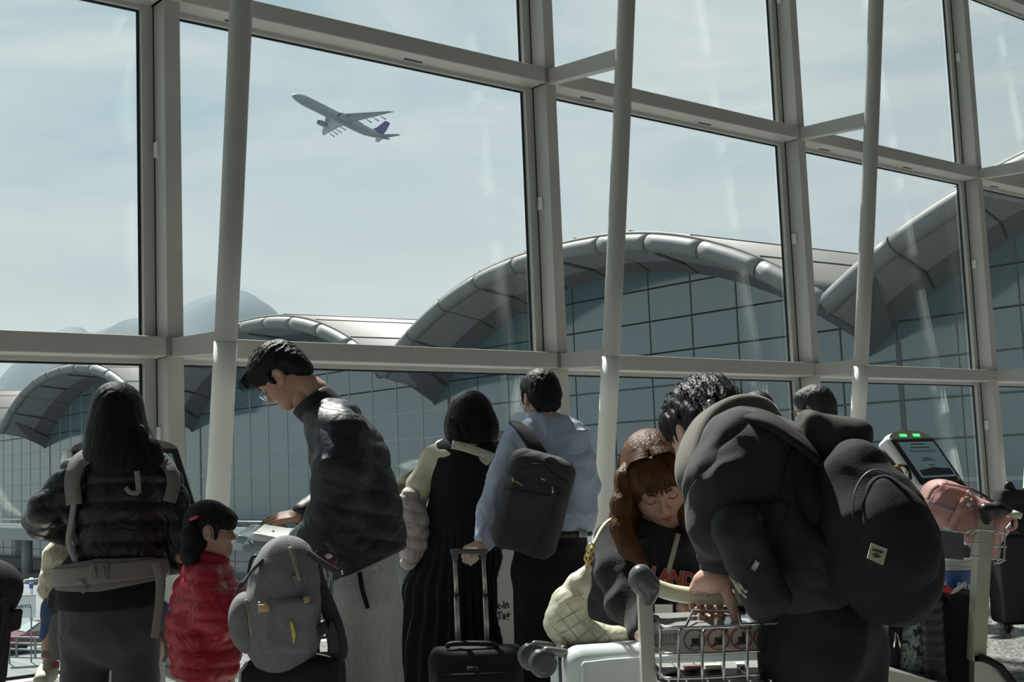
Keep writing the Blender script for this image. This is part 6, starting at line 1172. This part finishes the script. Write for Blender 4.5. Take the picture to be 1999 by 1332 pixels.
# guard rail
M_ral = mat('galvanised rail', (.20, .22, .23), .45, .5)
g0, g1 = gp(-140, 1276), gp(300, 1292); gr = root('guard_rail', (g0+g1)/2, 'low galvanised guard rail along the apron road', 'rail')
for z in (.35, .65, .95): obj('rail', tube([g0+ZZ*z, g1+ZZ*z], .055, 8), M_ral, gr)
for t in np.linspace(0, 1, 13): obj('post', box(g0*(1-t)+g1*t+ZZ*.5, (.05, .05, .5)), M_ral, gr, smooth=False)
# road lines
M_line = mat('road paint dark', (.16, .17, .18), .9)
for i, (a, b, w_) in enumerate((((10, 1286), (150, 1318), .22), ((55, 1308), (160, 1330), .18), ((430, 1180), (640, 1160), .25), ((430, 1130), (640, 1120), .3))):
    A_, B_ = gp(*a), gp(*b); t = (B_-A_)/np.linalg.norm(B_-A_); s_ = np.cross(ZZ, t)*w_; tag(obj('trim_%d' % (900+i), prism([A_-s_, B_-s_, B_+s_, A_+s_], (0, 0, .012)), M_line, smooth=False), 'dark joint line across the apron', kind='structure')
# contractor's sign board
sg0 = W(48, 1186, 62.); wv = A3(1, .15, 0); wv /= np.linalg.norm(wv); sb = root('sign_board', A3(sg0[0], sg0[1], GZ), 'white SHINRYO sign board on posts outside at the left', 'sign')
Rsb = frame(np.cross(ZZ, wv)); bc = W(40, 1186, 62.); obj('board', box(bc, (.70, .03, .52), Rsb), mat('sign board white', (.62, .65, .66), .5), sb, smooth=False); obj('board_edge', box(bc+A3(0, 0, .54), (.72, .05, .03), Rsb), mat('sign board edge', (.40, .34, .26), .6), sb, smooth=False)
for sx in (-.5, .5): obj('post', tube([A3(*(bc+wv*sx)[:2], GZ), bc+wv*sx], .04, 8), M_ral, sb)
text_on('lettering', 'SHINRYO', .235, bc-Rsb[:, 1]*.04+wv*.0+ZZ*-.05, wv, ZZ, mat('sign ink', (.03, .04, .06), .6), sb, bold=.006, ext=.01)
# striped marker post
mk = gp(62, 1200); mp_ = root('marker_post', W(61, 1165, 76)*A3(1, 1, 0)+ZZ*GZ, 'white marker post with a blue band outside', 'post'); b_ = W(61, 1145, 76.); obj('post', tube([A3(b_[0], b_[1], GZ), b_+ZZ*.5], .11, 12), M_white, mp_); obj('band', tube([b_-ZZ*.12, b_+ZZ*.18], .118, 12), mat('marker blue', (.05, .10, .45), .5), mp_)
# elevated road in front of the terminal, with parapet and piers
XD = 40.; dk_ = root('elevated_road', S(XD, 80, GZ), 'elevated roadway with pale parapet running along the terminal front', 'road')
obj('deck', box(S(XD+3.2, 105, -2.9), (2.9, 85, .35), RW), mat('deck concrete', (.30, .32, .33), .9), dk_, smooth=False); obj('parapet', box(S(XD+.1, 105, -1.95), (.12, 85, .22), RW), mat('parapet pale', (.55, .58, .58), .7), dk_, smooth=False)
obj('parapet_rail', tube([S(XD+.1, 20, -1.35), S(XD+.1, 190, -1.35)], .05, 6), M_ral, dk_); obj('edge_beam', box(S(XD+.1, 105, -2.7), (.14, 85, .5), RW), mat('edge beam', (.26, .28, .29), .9), dk_, smooth=False)
for nn in np.arange(24, 190, 4.): obj('baluster', tube([S(XD+.1, nn, -1.8), S(XD+.1, nn, -1.35)], .035, 6), M_ral, dk_)
for nn in np.arange(30, 190, 16.): obj('pier', lathe([(.5, 0), (.5, 4.2)], S(XD+3, nn, GZ), seg=16), mat('deck concrete', (.30, .32, .33), .9), dk_)
# vehicles and gear on the apron
def van(px, d, c, label, L_=5., h=2.1, f=(-.64, .77, 0)):
    p = W(px, 1000, d); p[2] = GZ; R_ = frame(f); r = root('service_van', p, label, 'van'); q = lambda x, y, z: p+R_@A3(x, y, z)
    pr = [(-L_/2, .4), (-L_/2, h), (L_*.22, h), (L_*.36, h*.62), (L_/2, h*.5), (L_/2, .4)]; V = [q(s_*.95, y, z) for s_ in (-1, 1) for y, z in pr]; n = len(pr)
    obj('body', (V, [tuple(range(n-1, -1, -1)), tuple(range(n, 2*n))]+[(i, (i+1) % n, n+(i+1) % n, n+i) for i in range(n)]), c, r, smooth=False)
    for s_ in (-1, 1): obj('side_window', box(q(s_*.96, L_*.12, h*.75), (.02, L_*.1, h*.14), R_), M_cw, r, smooth=False)
    obj('windscreen', prism([q(-.85, L_*.225, h*.98), q(.85, L_*.225, h*.98), q(.9, L_*.36, h*.66), q(-.9, L_*.36, h*.66)], ZZ*.04), M_cw, r, smooth=False)
    for s_ in (-.85, .85):
        for y in (-L_*.3, L_*.3): obj('wheel', lathe([(.25, -.12), (.36, -.1), (.36, .1), (.25, .12)], q(s_, y, .36), R_[:, 0], 18), M_pl_b, r)
van(455, 62, M_white, 'white service van on the apron seen behind the girl\'s face'); van(500, 74, mat('van grey', (.35, .38, .4), .4), 'grey service van on the apron above the document pouch'); van(535, 58, mat('van yellow', (.55, .42, .12), .4), 'yellow service van on the apron left of the tall man\'s hands', 4.2, 1.8)
def dolly(px, d, label):
    p = W(px, 1000, d); p[2] = GZ; r = root('baggage_dolly', p, label, 'dolly'); obj('frame', box(p+ZZ*.5, (1.3, .7, .06), RW), M_ral, r, smooth=False); obj('load', nets([rbx(p+ZZ*.95, (1.1, .6, .38), RW, rd=.1)], .06), mat('grey cargo cover', (.30, .32, .34), .7), r)
    for sx in (-1, 1):
        for sy in (-.5, .5): obj('wheel', lathe([(.15, -.06), (.22, -.05), (.22, .05), (.15, .06)], p+RW@A3(sx, sy, .22), WN, 14), M_pl_b, r)
dolly(475, 52, 'covered baggage dolly on the apron, nearer of the two'); dolly(560, 66, 'covered baggage dolly on the apron beyond the vans')
# lamp posts
for px, d, lb in ((8, 44, 'pale lamp post outside beside the pushchair'), (437, 70, 'pale lamp post outside beside the first round pole')):
    p = W(px, 1000, d); p[2] = GZ; r = root('lamp_post', p, lb, 'lamp post'); obj('mast', tube([p, p+ZZ*5.0], [.10, .06], 10), M_white, r); obj('arm', tube([p+ZZ*4.95, p+ZZ*5.1+WD*.8], .04, 8), M_white, r); obj('lamp_head', box(p+ZZ*5.1+WD*1.0, (.3, .12, .06), RW, .03), M_ral, r)
